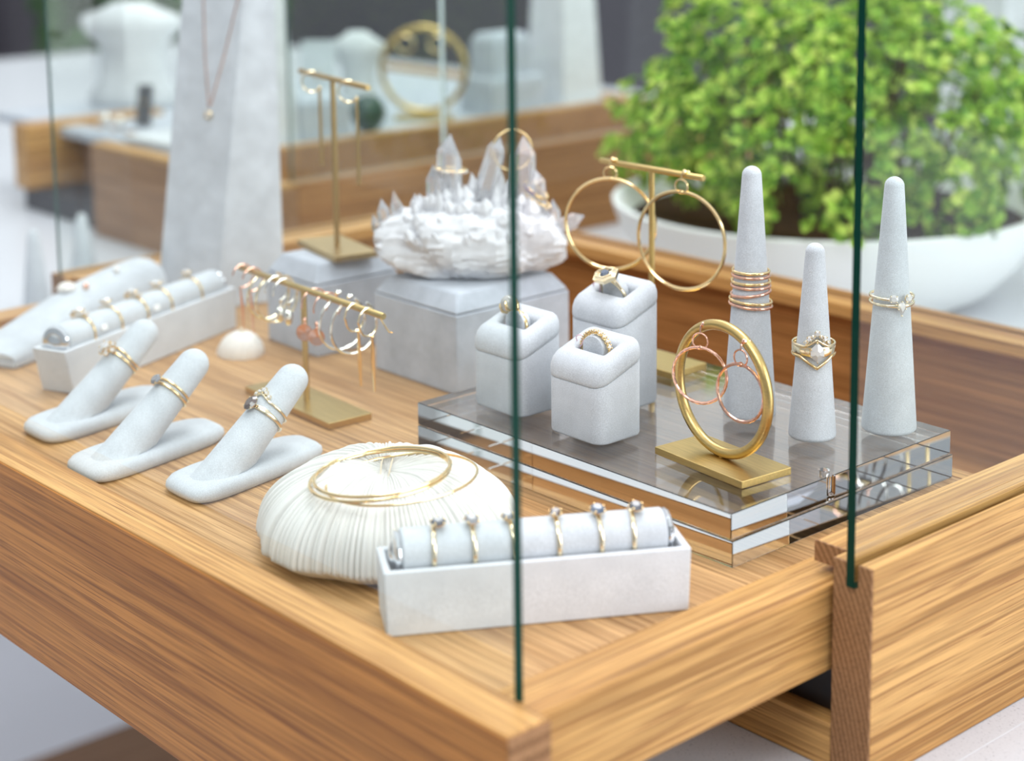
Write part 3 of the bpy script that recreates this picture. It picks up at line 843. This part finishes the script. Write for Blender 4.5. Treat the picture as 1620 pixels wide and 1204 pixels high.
st = [rnd(3.1, 10, lift=2.2, hc=1.3, hp=2.2, mat='salt_gem', prong=4)]
finger_ring(f2, 46.5, 'gold ring with one round pale stone on the middle finger', r=9.1, w=1.6, t=1.1, mat='gold', stones=st)
finger_ring(f2, 49.2, 'plain thin gold band above the solitaire on the middle finger', r=8.9, w=1.3, t=1.0, mat='gold')
st = [rnd(3.1, 8, th=0, lift=4.4, mat='diamond')] + [rnd(1.5, 8, th=.36 * cos(a), y=3.6 * sin(a), lift=2.4, prong=3, mat='diamond') for a in [2 * PI * i / 6 for i in range(6)]]
finger_ring(f1, 46, 'gold ring with a raised diamond cluster on the left finger', r=9.2, w=1.5, t=1.0, mat='gold', stones=st)
finger_ring(f1, 48.6, 'plain wavy gold band beside the cluster ring on the left finger', r=9.1, w=1.4, t=1.0, mat='gold', yoff=lambda th: .5 * sin(3 * th))

# ------------------------------------------------------------------ coral and bangles
def coral():
    t = thing('coral', 'white mushroom coral with fine radial ridges on the drawer floor', 'coral', (-589.5, 447.5, 0))
    n, m = 1088, 30; vs = []; fs = []; R0 = 56.5; ridges = 136
    rr = random.Random(5); per = [rr.uniform(-1, 1) for _ in range(ridges)]
    for j in range(m + 1):
        u = j / m
        if u < .12:
            f = u / .12; rad = .80 + .17 * f; z = .2 + 6.5 * f ** 1.2
        else:
            f = (u - .12) / .88; a = f * PI / 2
            rad = .97 + .03 * sin(min(1, f * 6) * PI) * .9 if f < .05 else 0
            rad = (cos(a) ** .62) * .985; z = 6.7 + 30.0 * (sin(a) ** 1.02) - 3.0 * max(0, f - .86) / .14
        for i in range(n):
            th = 2 * PI * i / n
            k = th / (2 * PI) * ridges; idx = int(k) % ridges; fr = k - int(k)
            amp = 1.45 * (1 if rad > .25 else rad / .25)
            tooth = amp * (1 - abs(2 * fr - 1) ** 2.6) * (1 + .3 * per[idx])
            lob = 1 + .025 * sin(3 * th + .5) + .018 * sin(7 * th) + .012 * sin(13 * th + 1) + .010 * per[idx] * (rad > .5)
            r = R0 * rad * lob
            steep = min(1, max(0, (rad - .55) / .4))
            vs.append(((r + tooth * 1.3 * steep) * cos(th), (r + tooth * 1.3 * steep) * .97 * sin(th), max(.1, z + (1 - steep) * tooth * .9 + .35 * per[idx] * (0 < j))))
    for j in range(m):
        for i in range(n):
            k = (i + 1) % n; fs.append((j * n + i, j * n + k, (j + 1) * n + k, (j + 1) * n + i))
    fs.append(tuple(range(n))[::-1]); fs.append(tuple(m * n + i for i in range(n)))
    MB().add(vs, fs).build('coral_body', M['coral'], t, ang=75)
    b = MB(); ax = V((-.62, .78, 0))                             # thin dry ridges of the central groove
    for s in (-1, 1):
        q = RIGHT * (2.2 * s)
        b.tube([q + V((-.747, .664, 0)) * 16 + Zup * 35.2, q + Zup * 37.0, q * .7 + V((.747, -.664, 0)) * 17 + Zup * 35.0], [.25, .4, .25], 6)
    b.build('groove', M['coral_core'], t)
coral()
def bangle(c, r, tilt, label, w=.75):
    nrm = (Zup - RIGHT * tilt[0] - CAM_U * tilt[1]).normalized()
    mw = frame(c, CAM_U, y=nrm)
    o = thing('bangle', label, 'bangle', mw=mw, group='thin gold bangles on the coral')
    MB().add([], []).tube([V((r * sin(a), 0, r * cos(a))) for a in [2 * PI * i / 96 for i in range(96)]], w, 8, True).build('wire_hoop', M['gold'], o)
bangle((-575.5, 434.5, 40.2), 29.0, (.10, .0), 'thin gold bangle on the coral, uppermost of the pair lying together')
bangle((-576.0, 433.6, 38.6), 29.8, (.10, .0), 'thin gold bangle on the coral, underneath the uppermost one')
bangle((-568.5, 439.5, 37.6), 32.0, (.09, .02), 'thin gold bangle sliding furthest to the right on the coral', .6)

# ------------------------------------------------------------------ ring trays
def ring_tray(o, dirx, L0, W0, L1, W1, h, shift, label):
    d = V((*dirx, 0)).normalized()
    mw = Matrix((d, Zup.cross(d), Zup)).transposed().to_4x4(); mw.translation = V(o)
    t = thing('ring_tray', label, 'ring tray', mw=mw)
    b = MB(); e = (L1 - L0) * shift; ew = (W1 - W0) / 2; k = 3.0
    B = [(0, 0), (L0, 0), (L0, W0), (0, W0)]; T = [(-e, -ew), (L1 - e, -ew), (L1 - e, W0 + ew), (-e, W0 + ew)]
    I = [(-e + k, -ew + k), (L1 - e - k, -ew + k), (L1 - e - k, W0 + ew - k), (-e + k, W0 + ew - k)]
    J = [(k, k), (L0 - k, k), (L0 - k, W0 - k), (k, W0 - k)]
    vs = [(x, y, .1) for x, y in B] + [(x, y, h) for x, y in T] + [(x, y, h) for x, y in I] + [(x, y, k) for x, y in J]
    fs = [(3, 2, 1, 0)] + [(j * 4 + i, j * 4 + (i + 1) % 4, j * 4 + 4 + (i + 1) % 4, j * 4 + 4 + i) for j in range(3) for i in range(4)] + [(12, 13, 14, 15)]
    b.add(vs, fs); b.build('trough', M['tray'], t, .8, 2)
    zb = h + 2.2; rb = 9.6; x0 = -e + k + 5.0; x1 = L1 - e - k - 5.0; F = Matrix.Translation((0, W0 / 2, zb)) @ Matrix.Rotation(PI / 2, 4, 'Y')
    MB().lathe([(rb - .8, x0), (rb, x0 + .8), (rb, x1 - .8), (rb - .8, x1)], 40, F).build('ring_bar', M['suede'], t)
    for a, s in ((x0, -1), (x1, 1)):
        prof = [(5, a + s * .2), (9.0, a + s * .3), (9.4, a + s * 1.0), (8.8, a + s * 2.1), (6.0, a + s * 3.2), (5.2, a + s * 3.0), (3.4, a + s * 4.2), (.1, a + s * 4.6)]
        if s < 0: prof = prof[::-1]
        MB().lathe(prof, 32, F).build('chrome_end', M['chrome'], t)
    return t, mw, d, V((0, W0 / 2, zb))
GT = (-515.5, 389.5, 0)
t_, mwF, dF, cF = ring_tray(GT, (62.5, 103.2), 120.5, 26.5, 122, 27.5, 26.5, .5, 'front grey ring tray at the drawer corner, with dark stone rings')
def bar_ring(mw, d, c, x, label, up, **k):
    ctr = mw @ V((x, c.y, c.z))
    return ring(label, ctr, d, up, r=9.75, **k)
upF = Zup * 1.0 + V((.2, -.2, 0)) * .6
specs = [(20.5, 'grey_gem', round_outline(2.4, 8), 'leftmost on the front ring bar, with a round dark stone', (.5, .15)),
         (35.5, 'salt_gem', [(3.2 * cos(a), 2.2 * sin(a)) for a in [2 * PI * i / 8 + .39 for i in range(8)]], 'second from the left on the front bar, with a wide grey stone', (0, .1)),
         (50.5, 'salt_gem', round_outline(1.9, 8), 'third from the left on the front bar, beside the green glass edge', (-.2, .1)),
         (69.0, 'brown_gem', round_outline(2.1, 6), 'third from the right on the front bar, with a dark round stone', (0, .1)),
         (86.0, 'blue_gem', [(3.0 * cos(a), 2.4 * sin(a)) for a in [2 * PI * i / 8 for i in range(8)]], 'second from the right on the front bar, with an oval blue-grey stone', (0, .1)),
         (100.0, 'grey_gem', [(2.9 * cos(a), 2.2 * sin(a)) for a in [2 * PI * i / 8 for i in range(8)]], 'rightmost on the front ring bar, with a tilted dark stone', (.45, .1))]
for x, gm, out, lab, (sd, fr) in specs:
    bar_ring(mwF, dF + V((sd * .25, 0, 0)), cF, x, 'thin gold ring ' + lab, upF, w=1.9, t=1.0, mat='gold_pale', group='rings on the front ring bar',
             stones=[dict(out=[(a * 1.35, b * 1.35) for a, b in out], y=sd * 4, hc=1.2, hp=1.7, lift=1.8, mat=gm, prong=5, smat='gold')])
LT = (-881.6, 452.2, 0)
t_, mwL, dL, cL = ring_tray(LT, (-61, 153), 155, 23.5, 162, 23.5, 26.5, .95, 'long grey ring tray at the left, with diamond solitaires')
upL = Zup + CAM_U * .2 - RIGHT * .25
for x, lab, big in ((22, 'nearest the front end', 3.8), (46, 'second from the front end', 3.6), (70, 'third from the front end', 3.7), (93, 'fourth from the front end', 3.9), (123, 'furthest back', 3.0)):
    sts = [rnd(big, 9, lift=2.8, hc=1.4, hp=2.4, mat='diamond', prong=6)]
    if x in (22, 70): sts += [rnd(1.7, 8, th=.40, lift=1.8, mat='diamond', prong=3), rnd(1.7, 8, th=-.40, lift=1.8, mat='diamond', prong=3)]
    o = bar_ring(mwL, dL, cL, x, 'gold diamond ring on the long left bar, ' + lab, upL, w=1.7, t=.9, mat='gold', group='diamond rings on the left ring bar', stones=sts)
    if x in (22, 70):
        F = arc_frame(1.42, 11.2, 7); MB().box(-1.6, 1.6, -2.6, 2.6, -.2, .2, F).build('price_tag', M['tag'], o)

# ------------------------------------------------------------------ left pad, pearls, shells
def pad():
    d = V((-.37, .929, 0)); mw = Matrix((d, Zup.cross(d), Zup)).transposed().to_4x4(); mw.translation = V((-950, 450, .1))
    t = thing('jewellery_pad', 'long sloping grey suede pad behind the left ring tray', 'display pad', mw=mw)
    MB().box(0, 148, 0, 41, 0, 5).build('pad_base', M['suede'], t, 1.5, 3)
    b = MB(); n = 12; vs = []; fs = []
    for j in range(n + 1):
        u = j / n; x = 148 * u; zc = 9 + 25 * sin(u * PI * .55) ** 1.1
        for i, (y, f) in enumerate(((.3, .0), (1.2, .5), (6, .84), (15, 1), (26, 1), (35, .84), (39.8, .5), (40.7, 0))): vs.append((x, y, 5.2 + (zc - 5.2) * f))
    m = 8
    for j in range(n):
        for i in range(m - 1): fs.append((j * m + i, (j + 1) * m + i, (j + 1) * m + i + 1, j * m + i + 1))
        fs.append((j * m, j * m + m - 1, (j + 1) * m + m - 1, (j + 1) * m))
    fs.append(tuple(range(m))); fs.append(tuple(n * m + i for i in range(m))[::-1])
    b.add(vs, fs); b.build('cushion', M['suede'], t, ang=60)
    for x, y, lab, mt in ((112, 14, 'white pearl stud resting high on the sloping grey pad', 'pearl_white'), (82, 14, 'pale gold stud resting low on the sloping grey pad', 'rose')):
        u = x / 150; z = 9 + 25 * sin(u * PI * .55) ** 1.1
        o = thing('stud_earring', lab, 'earring', mw @ V((x, y, z)))
        b = MB(); b.sphere((0, 0, 1.6), 2.2, 12); b.build('pearl', M[mt], o)
        b = MB(); b.lathe([(1.4, -.3), (1.5, .3)], 12); b.build('stud_cup', M['gold'], o)
pad()
def shell(loc, R, label, h=.75):
    t = thing('shell', label, 'shell', loc)
    n, m = 60, 12; vs = []; fs = []
    for j in range(m + 1):
        a = PI / 2 * j / m
        for i in range(n):
            th = 2 * PI * i / n
            r = R * cos(a) * (1 + .03 * cos(15 * th) * cos(a)) * (1 + .12 * cos(th)); vs.append((r * cos(th) + R * .25 * sin(a), r * .85 * sin(th), .1 + R * h * sin(a)))
    for j in range(m):
        for i in range(n):
            k = (i + 1) % n; fs.append((j * n + i, j * n + k, (j + 1) * n + k, (j + 1) * n + i))
    fs.append(tuple(range(n))[::-1])
    MB().add(vs, fs).build('valve', M['shell'], t, ang=70)
    MB().sphere((R * .32, 0, R * h), R * .14, 10).build('hinge_knob', M['coral_core'], t)
shell((-889, 565, 0), 15.5, 'small white shell in front of the long ring tray', .95)
shell((-1003, 512, 28.3), 7, 'tiny white shell tucked on top of the sloping pad', .7)

# ------------------------------------------------------------------ necklace stand
def obelisk(name, c, w, h, top, rz, label, mat='linen', group=None, cat='necklace stand'):
    t = thing(name, label, cat, c, rz, group)
    b = MB().taper((-w / 2, w / 2, -w / 2, w / 2), (-w / 2 * top, w / 2 * top, -w / 2 * top, w / 2 * top), .05, h)
    b.build('pillar', M[mat], t, 1.0, 2)
    return t
HP = 246
NB = [V((-27, -33.5, 0)), V((16, -13.5, 0)), V((27, 33.5, 0)), V((-16, 13.5, 0))]      # left front, near, right, rear corners of the foot
LEAN = .66                                                                           # how far the front panel leans back at the top
NT = [NB[0].lerp(NB[3], LEAN), NB[1].lerp(NB[2], LEAN), NB[2].copy(), NB[3].copy()]
for p_ in NT: p_.z = HP
def necklace_stand():
    t = thing('necklace_stand', 'tall wedge-shaped grey fabric necklace stand in the left back of the case', 'necklace stand', (-1002, 624.5, .1))
    MB().add(NB + NT, [(3, 2, 1, 0), (4, 5, 6, 7), (0, 1, 5, 4), (1, 2, 6, 5), (2, 3, 7, 6), (3, 0, 4, 7)]).build('pillar', M['linen_light'], t, 1.0, 2)
necklace_stand()
def necklace():
    t = thing('necklace', 'fine gold chain with a tiny pendant hanging on the tall grey necklace stand', 'necklace', (-1002, 624.5, .1))
    nrm = (NB[1] - NB[0]).cross(NT[0] - NB[0]).normalized()
    def P(s, z, off=.7):
        f = z / HP
        return NB[0].lerp(NT[0], f).lerp(NB[1].lerp(NT[1], f), s) + nrm * off
    def back(s): return NT[3].lerp(NT[2], s) + V((-.4, .5, .9))
    pts = [P(.60, 133), P(.47, 165), P(.36, 205), P(.28, HP - 1), P(.27, HP + .8), back(.27), back(.97), P(.96, HP + .8), P(.95, HP - 1), P(.92, 205), P(.78, 168), P(.62, 133)]
    dense = []
    for p, q in zip(pts, pts[1:]):
        L = max(1, int((q - p).length / 1.5))
        dense += [p.lerp(q, i / L) for i in range(L)]
    rr = [.32 + .14 * (i % 2) for i in range(len(dense))]
    MB().tube(dense, rr, 6).build('chain', M['rose'], t)
    c = P(.61, 128, 1.6); F = frame(c, nrm)
    q = MB(); gem(q, round_outline(2.2, 8), F, .8, .8); q.build('pendant_stone', M['diamond'], t, smooth=False)
    q = MB(); q.tube([F @ V((2.4 * cos(a), 2.4 * sin(a), -.2)) for a in [2 * PI * i / 16 for i in range(16)]], .5, 6, True); q.build('pendant_bezel', M['gold'], t)
necklace()

# ------------------------------------------------------------------ planter with bushy plant
def foliage(mb, n, c, rad, leaf, rng, zmin=-1e9, per=7, shell=.55, flatz=1.0):
    for i in range(n):
        while True:
            p = V((rng.uniform(-1, 1), rng.uniform(-1, 1), rng.uniform(-1, 1)))
            if shell < p.length < 1: break
        bump_ = 1 + .16 * sin(5 * p.x + 3 * p.z + 1) + .12 * sin(9 * p.y + 4 * p.x)
        q = V((p.x * rad[0], p.y * rad[1], p.z * rad[2])) * bump_ + V(c)
        if q.z < zmin: continue
        d = (p.normalized() + V((0, 0, .5)) + V((rng.uniform(-.5, .5), rng.uniform(-.5, .5), rng.uniform(-.2, .4)))).normalized()
        F = frame(q, d, (rng.uniform(-1, 1), rng.uniform(-1, 1), .1)); sc = leaf * rng.uniform(.7, 1.25)
        for k in range(per):
            a = 2 * PI * k / per + rng.random(); el = rng.uniform(.15, 1.0)
            o = V((cos(a) * cos(el), sin(a) * cos(el), sin(el))); sd = V((-sin(a), cos(a), 0)); L = sc * rng.uniform(.8, 1.2)
            st_ = o * (.15 * L); m1 = o * (.55 * L); tipp = o * L - V((0, 0, .12 * L)); wv = sd * (.36 * L); nn = o.cross(sd) * (.10 * L)
            vs = [st_, m1 + wv + nn, m1 + wv * .75 + o * .27 * L + nn, tipp, m1 - wv * .75 + o * .27 * L + nn, m1 - wv + nn, m1]
            mb.add(vs, [(0, 6, 1), (0, 5, 6), (6, 2, 1), (6, 5, 4), (6, 3, 2), (6, 4, 3)], F)
def planter():
    t = thing('planter', 'round white bowl planter behind the case, full of a bushy green plant', 'plant', (-927, 1176, -73.9))
    prof = [(84, 0), (120, 1), (138, 10), (159, 32), (173, 55), (180, 74), (181, 79), (178, 80.5), (174, 79), (165, 62)]
    MB().lathe(prof, 72).build('bowl', M['ceramic'], t, ang=70)
    MB().lathe([(2, 66), (166, 62), (167, 60), (2, 58)], 48).build('soil', M['soil'], t)
    rng = random.Random(11); b = MB()
    for i in range(60):
        a = rng.uniform(0, 2 * PI); r0 = rng.uniform(5, 90); r1 = r0 + rng.uniform(10, 70)
        p0 = V((r0 * cos(a), r0 * sin(a), 64)); p2 = V((r1 * cos(a + .2), r1 * sin(a + .2), rng.uniform(140, 235))); p1 = p0.lerp(p2, .5) + V((rng.uniform(-8, 8), rng.uniform(-8, 8), 10))
        b.tube([p0, p1, p2], [1.6, 1.2, .7], 5)
    b.build('stem', M['stem'], t)
    b = MB(); foliage(b, 1500, (8, 6, 140), (198, 190, 124), 11.5, rng, zmin=76, shell=.72)
    foliage(b, 260, (0, 0, 130), (150, 145, 95), 13, rng, zmin=76, shell=.4)
    b.build('foliage', M['leaf'], t, smooth=False)
planter()

# ------------------------------------------------------------------ rear case and its contents
def rear_case():
    t = thing('display_case', 'second oak jewellery case standing further back on the white counter', 'display case', (0, 0, 0))
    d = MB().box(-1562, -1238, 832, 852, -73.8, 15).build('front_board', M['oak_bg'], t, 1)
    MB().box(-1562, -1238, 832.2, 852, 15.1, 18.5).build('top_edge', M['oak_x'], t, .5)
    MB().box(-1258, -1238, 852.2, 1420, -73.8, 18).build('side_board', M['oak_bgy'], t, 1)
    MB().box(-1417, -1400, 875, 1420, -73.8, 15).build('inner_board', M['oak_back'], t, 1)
    MB().box(-1417, -1400, 875, 1420, 15.1, 18).build('inner_edge', M['oak_y'], t, .4)
    MB().box(-1860, -1417.3, 875, 1420, 4, 13).build('drawer_floor', M['linen'], t)
    MB().box(-1738, -1708, 836, 1000, -50, 18).build('end_panel', M['oak_y'], t, 1)
    MB().box(-1738, -1580, 846, 1000, -73.8, -51).build('plinth', M['dark'], t, 1)
    MB().box(-1706, -1564, 900, 912, -50, 14).build('recess_board', M['oak_bg'], t, .6)
    MB().box(-1860, -1238, 1420.3, 1440, -73.8, 18).build('back_board', M['oak_x'], t, 1)
    pane('glass_pane', -1250, -1246, 853, 1425, 18.3, 262, t, 'edge_thin')
rear_case()
Zb = 13.1
obelisk('necklace_stand', (-1467, 950, Zb), 76, 235, .66, .1, 'pale necklace stand in the rear case, half hidden by the near one', 'suede_white', 'rear necklace stands')
obelisk('necklace_stand', (-1462, 1375, Zb), 62, 235, .66, .05, 'pale necklace stand at the right end of the rear case', 'suede_white', 'rear necklace stands')
block(-1474, -1428, 990, 1050, 38, 46, 'grey block in the rear case beside the dark green stone', z0=Zb)
block(-1485, -1429, 1240, 1318, 34, 41, 'lower grey block of the stack at the right of the rear case', z0=Zb, inset=3)
block(-1478, -1438, 1250, 1305, 36, 46, 'upper grey block of the stack in the rear case', z0=Zb + 41.3, inset=5)
o = MB().sphere((0, 0, 0), 19, 14, (.9, 1, 1.05)).build('stone', M['dark_green'], None); o.location = V((-1446, 1085, Zb + 19.5)) * MM
tag(o, 'dark green rounded stone standing in the rear case', 'stone')
def bust(x, y, w, h, rz, label, mat):
    t = thing('necklace_bust', label, 'necklace bust', (x, y, Zb), rz, 'pale busts in the rear case')
    b = MB(); rows = [(.42, 0), (.46, .08), (.34, .25), (.30, .55), (.48, .75), (.50, .86), (.26, .95), (.17, 1.0)]
    n = 28; vs = []; fs = []
    for rx, z in rows:
        for i in range(n):
            a = 2 * PI * i / n; vs.append((w * rx * cos(a), w * rx * .55 * sin(a), .05 + h * z))
    for j in range(len(rows) - 1):
        for i in range(n): k = (i + 1) % n; fs.append((j * n + i, j * n + k, (j + 1) * n + k, (j + 1) * n + i))
    fs.append(tuple(range(n))[::-1]); fs.append(tuple((len(rows) - 1) * n + i for i in range(n)))
    b.add(vs, fs).build('bust_body', M[mat], t, ang=80)
bust(-1545, 1148, 62, 92, .6, 'white necklace bust in the rear case above the bar drops', 'suede_white')
bust(-1795, 1015, 120, 118, .7, 'broad white necklace bust at the left of the rear case', 'suede_white')
def easel(x, y, w, h, rz, lean, label, mat):
    t = thing('jewellery_easel', label, 'display easel', (x, y, Zb), rz)
    F = Matrix.Rotation(lean, 4, 'X')
    MB().box(-w / 2, w / 2, -2.5, 2.5, 2, h, F).build('panel', M[mat], t, 1)
    MB().tube([(0, 4, h * .6), (0, h * .55, 1.0)], 1.6, 8).build('strut', M['brass_dark'], t)
easel(-1535, 1085, 36, 88, .8, -.25, 'pale slanted jewellery easel left of the white bust in the rear case', 'suede')
easel(-1640, 935, 16, 46, .7, -.35, 'small dark slanted card holder in the rear case', 'dark')
o = MB().box(-42, 42, -30, 30, 0, 7).build('jewellery_tray', M['suede_white'], None, 2, 2); o.location = V((-1530, 905, Zb + .05)) * MM; o.rotation_euler = (0, 0, .1)
tag(o, 'flat white jewellery tray at the front of the rear case', 'tray')
def rear_hoop():
    t = thing('earring_stand', 'large brass hoop stand with earrings in the rear case', 'earring stand', (-1470, 1178, Zb), .75)
    MB().box(-30, 30, -14, 14, .05, 5).build('base', M['brass'], t, .4)
    MB().hoop((0, 0, 54), 45, 3.4, (1, 0, 0), n=64, k=10).build('display_hoop', M['brass'], t)
    MB().lathe([(1.6, 5), (1.6, 9)], 10).build('peg', M['brass'], t)
    for x in (-18, 16):
        q = thing('hoop_earring', 'small gold hoop on the brass hoop stand in the rear case', 'earring', V((-1470, 1178, Zb)) + Matrix.Rotation(.75, 3, 'Z') @ V((x, -4.6, 91)), 0, 'hoops on the rear stand')
        MB().hoop((0, 0, -9), 9, 1.2, dirv(43), n=32).build('hoop', M['gold'], q)
rear_hoop()
for x, y, r, lab in ((-1648, 897, 4.2, 'left of the two shiny round studs glinting in the rear case'), (-1622, 899, 4.2, 'right of the two shiny round studs glinting in the rear case')):
    o = thing('stud_earring', lab, 'earring', (x, y, Zb), 0)
    MB().sphere((0, 0, 13.5), r + 1, 20).build('bead', M['gold_ball'], o)
    MB().lathe([(5, .05), (5, 2), (2, 4), (2, 9)], 16).build('stud_holder', M['suede'], o)

# ring cones on the counter at the left, outside the case
for x, y, h, lab in ((-1335, 655, 68, 'small blurred grey cone on the counter, nearer the left edge'), (-1428, 748, 54, 'blurred grey cone on the counter against the rear oak case')):
    b = MB(); b.lathe([(11, 0), (12, 1.5), (4.6, h - 4), (3.0, h - 1.2), (.1, h)], 36)
    o = b.build('ring_cone', M['suede'], None, ang=60); o.location = V((x, y, -73.9)) * MM
    tag(o, lab, 'ring cone', 'cones on the counter')

# pale displays behind the plant on the right
obelisk('necklace_stand', (-1030, 1560, -73.9), 70, 330, .9, .2, 'tall white display pillar behind the plant', 'suede_white', 'pillars behind the plant')
obelisk('necklace_stand', (-925, 1650, -73.9), 80, 330, .75, .5, 'pale greenish grey display pillar at the far right behind the plant', 'suede', 'pillars behind the plant')
tstand((-988, 1612, -73.9), .3, (50, 26), 290, (-30, 30), 'brass T-stand between the pale pillars behind the plant', 'brass', r=3.5)

# far plant on the floor at the left
def far_plant():
    t = thing('potted_plant', 'dark green leafy plant standing far off by the charcoal wall', 'plant', (-4200, 2420, -949.8))
    MB().lathe([(150, 0), (180, 5), (210, 380), (200, 390), (185, 360)], 32).build('pot', M['cabinet'], t)
    MB().tube([(0, 0, 340), (20, 10, 600), (0, 0, 900)], [30, 24, 18], 8).build('trunk', M['stem'], t)
    rng = random.Random(4); b = MB(); foliage(b, 330, (60, 0, 960), (330, 300, 330), 85, rng, shell=.3); b.build('foliage', M['leaf_far'], t, smooth=False)
far_plant()

# ------------------------------------------------------------------ light
def area(name, loc, target, sx, sy, power, color=(1, 1, 1)):
    l = bpy.data.lights.new(name, 'AREA'); l.shape = 'RECTANGLE'; l.size = sx; l.size_y = sy; l.energy = power; l.color = color
    o = bpy.data.objects.new(name, l); COL.objects.link(o); o.location = loc
    o.rotation_euler = (V(target) - V(loc)).to_track_quat('-Z', 'Y').to_euler()
    return o
area('window_daylight', (2.45, 1.25, .75), (-.6, .6, .0), 3.0, 2.2, 100, (.97, .985, 1))
area('ceiling_lamp', (-.9, 1.0, 1.75), (-.9, 1.0, 0), 1.1, .7, 19, (.98, .99, 1))
area('ceiling_lamp', (-2.3, 1.7, 1.75), (-2.3, 1.6, 0), 1.1, .7, 10, (.98, .99, 1))
area('ceiling_lamp', (.1, -.5, 1.6), (-.3, .2, 0), 1.0, .7, 14, (.98, .99, 1))
w = bpy.data.worlds.new('world'); S.world = w; w.use_nodes = True
nt = w.node_tree; nt.nodes.clear()
out = nt.nodes.new('ShaderNodeOutputWorld'); bg = nd(nt, 'ShaderNodeBackground', Strength=1.15)
tc = nt.nodes.new('ShaderNodeTexCoord'); sx = nt.nodes.new('ShaderNodeSeparateXYZ')
nt.links.new(tc.outputs['Generated'], sx.inputs[0])
rz = ramp(nt, sx.outputs['Z'], [(0.0, (.20, .20, .215)), (.40, (.60, .61, .64)), (1.0, (.93, .95, 1.0))])
mr = nd(nt, 'ShaderNodeMapRange'); mr.inputs['From Min'].default_value = -1; mr.inputs['From Max'].default_value = 1
nt.links.new(sx.outputs['Z'], mr.inputs[0]); nt.links.new(mr.outputs[0], rz.inputs[0])
nt.links.new(rz.outputs[0], bg.inputs[0]); nt.links.new(bg.outputs[0], out.inputs[0])

# ------------------------------------------------------------------ camera
cam = bpy.data.cameras.new('camera'); co = bpy.data.objects.new('camera', cam); COL.objects.link(co)
right = V((0.66569825, 0.74613463, -0.01135542)); down = V((0.11363378, -0.11639988, -0.98668051)); fwd = V((-0.73751827, 0.65554113, -0.1622733))
m = Matrix((right, -down, -fwd)).transposed().to_4x4(); m.translation = V((0, 0, .3))
co.matrix_world = m
cam.sensor_width = 36; cam.sensor_fit = 'HORIZONTAL'; cam.lens = 2812.46 / 1620 * 36
cam.shift_x = (810 - 813.96) / 1620; cam.shift_y = (220.2 - 602) / 1620
cam.clip_start = .02; cam.clip_end = 50
cam.dof.use_dof = True; cam.dof.focus_distance = .815; cam.dof.aperture_fstop = 6.2
S.camera = co
S.view_settings.view_transform = 'Standard'; S.view_settings.look = 'None'; S.view_settings.exposure = .10; S.view_settings.gamma = 1
S.view_settings.use_curve_mapping = False
S.cycles.max_bounces = 16; S.cycles.transmission_bounces = 14; S.cycles.transparent_max_bounces = 24; S.cycles.glossy_bounces = 6; S.cycles.diffuse_bounces = 4
S.cycles.use_denoising = True
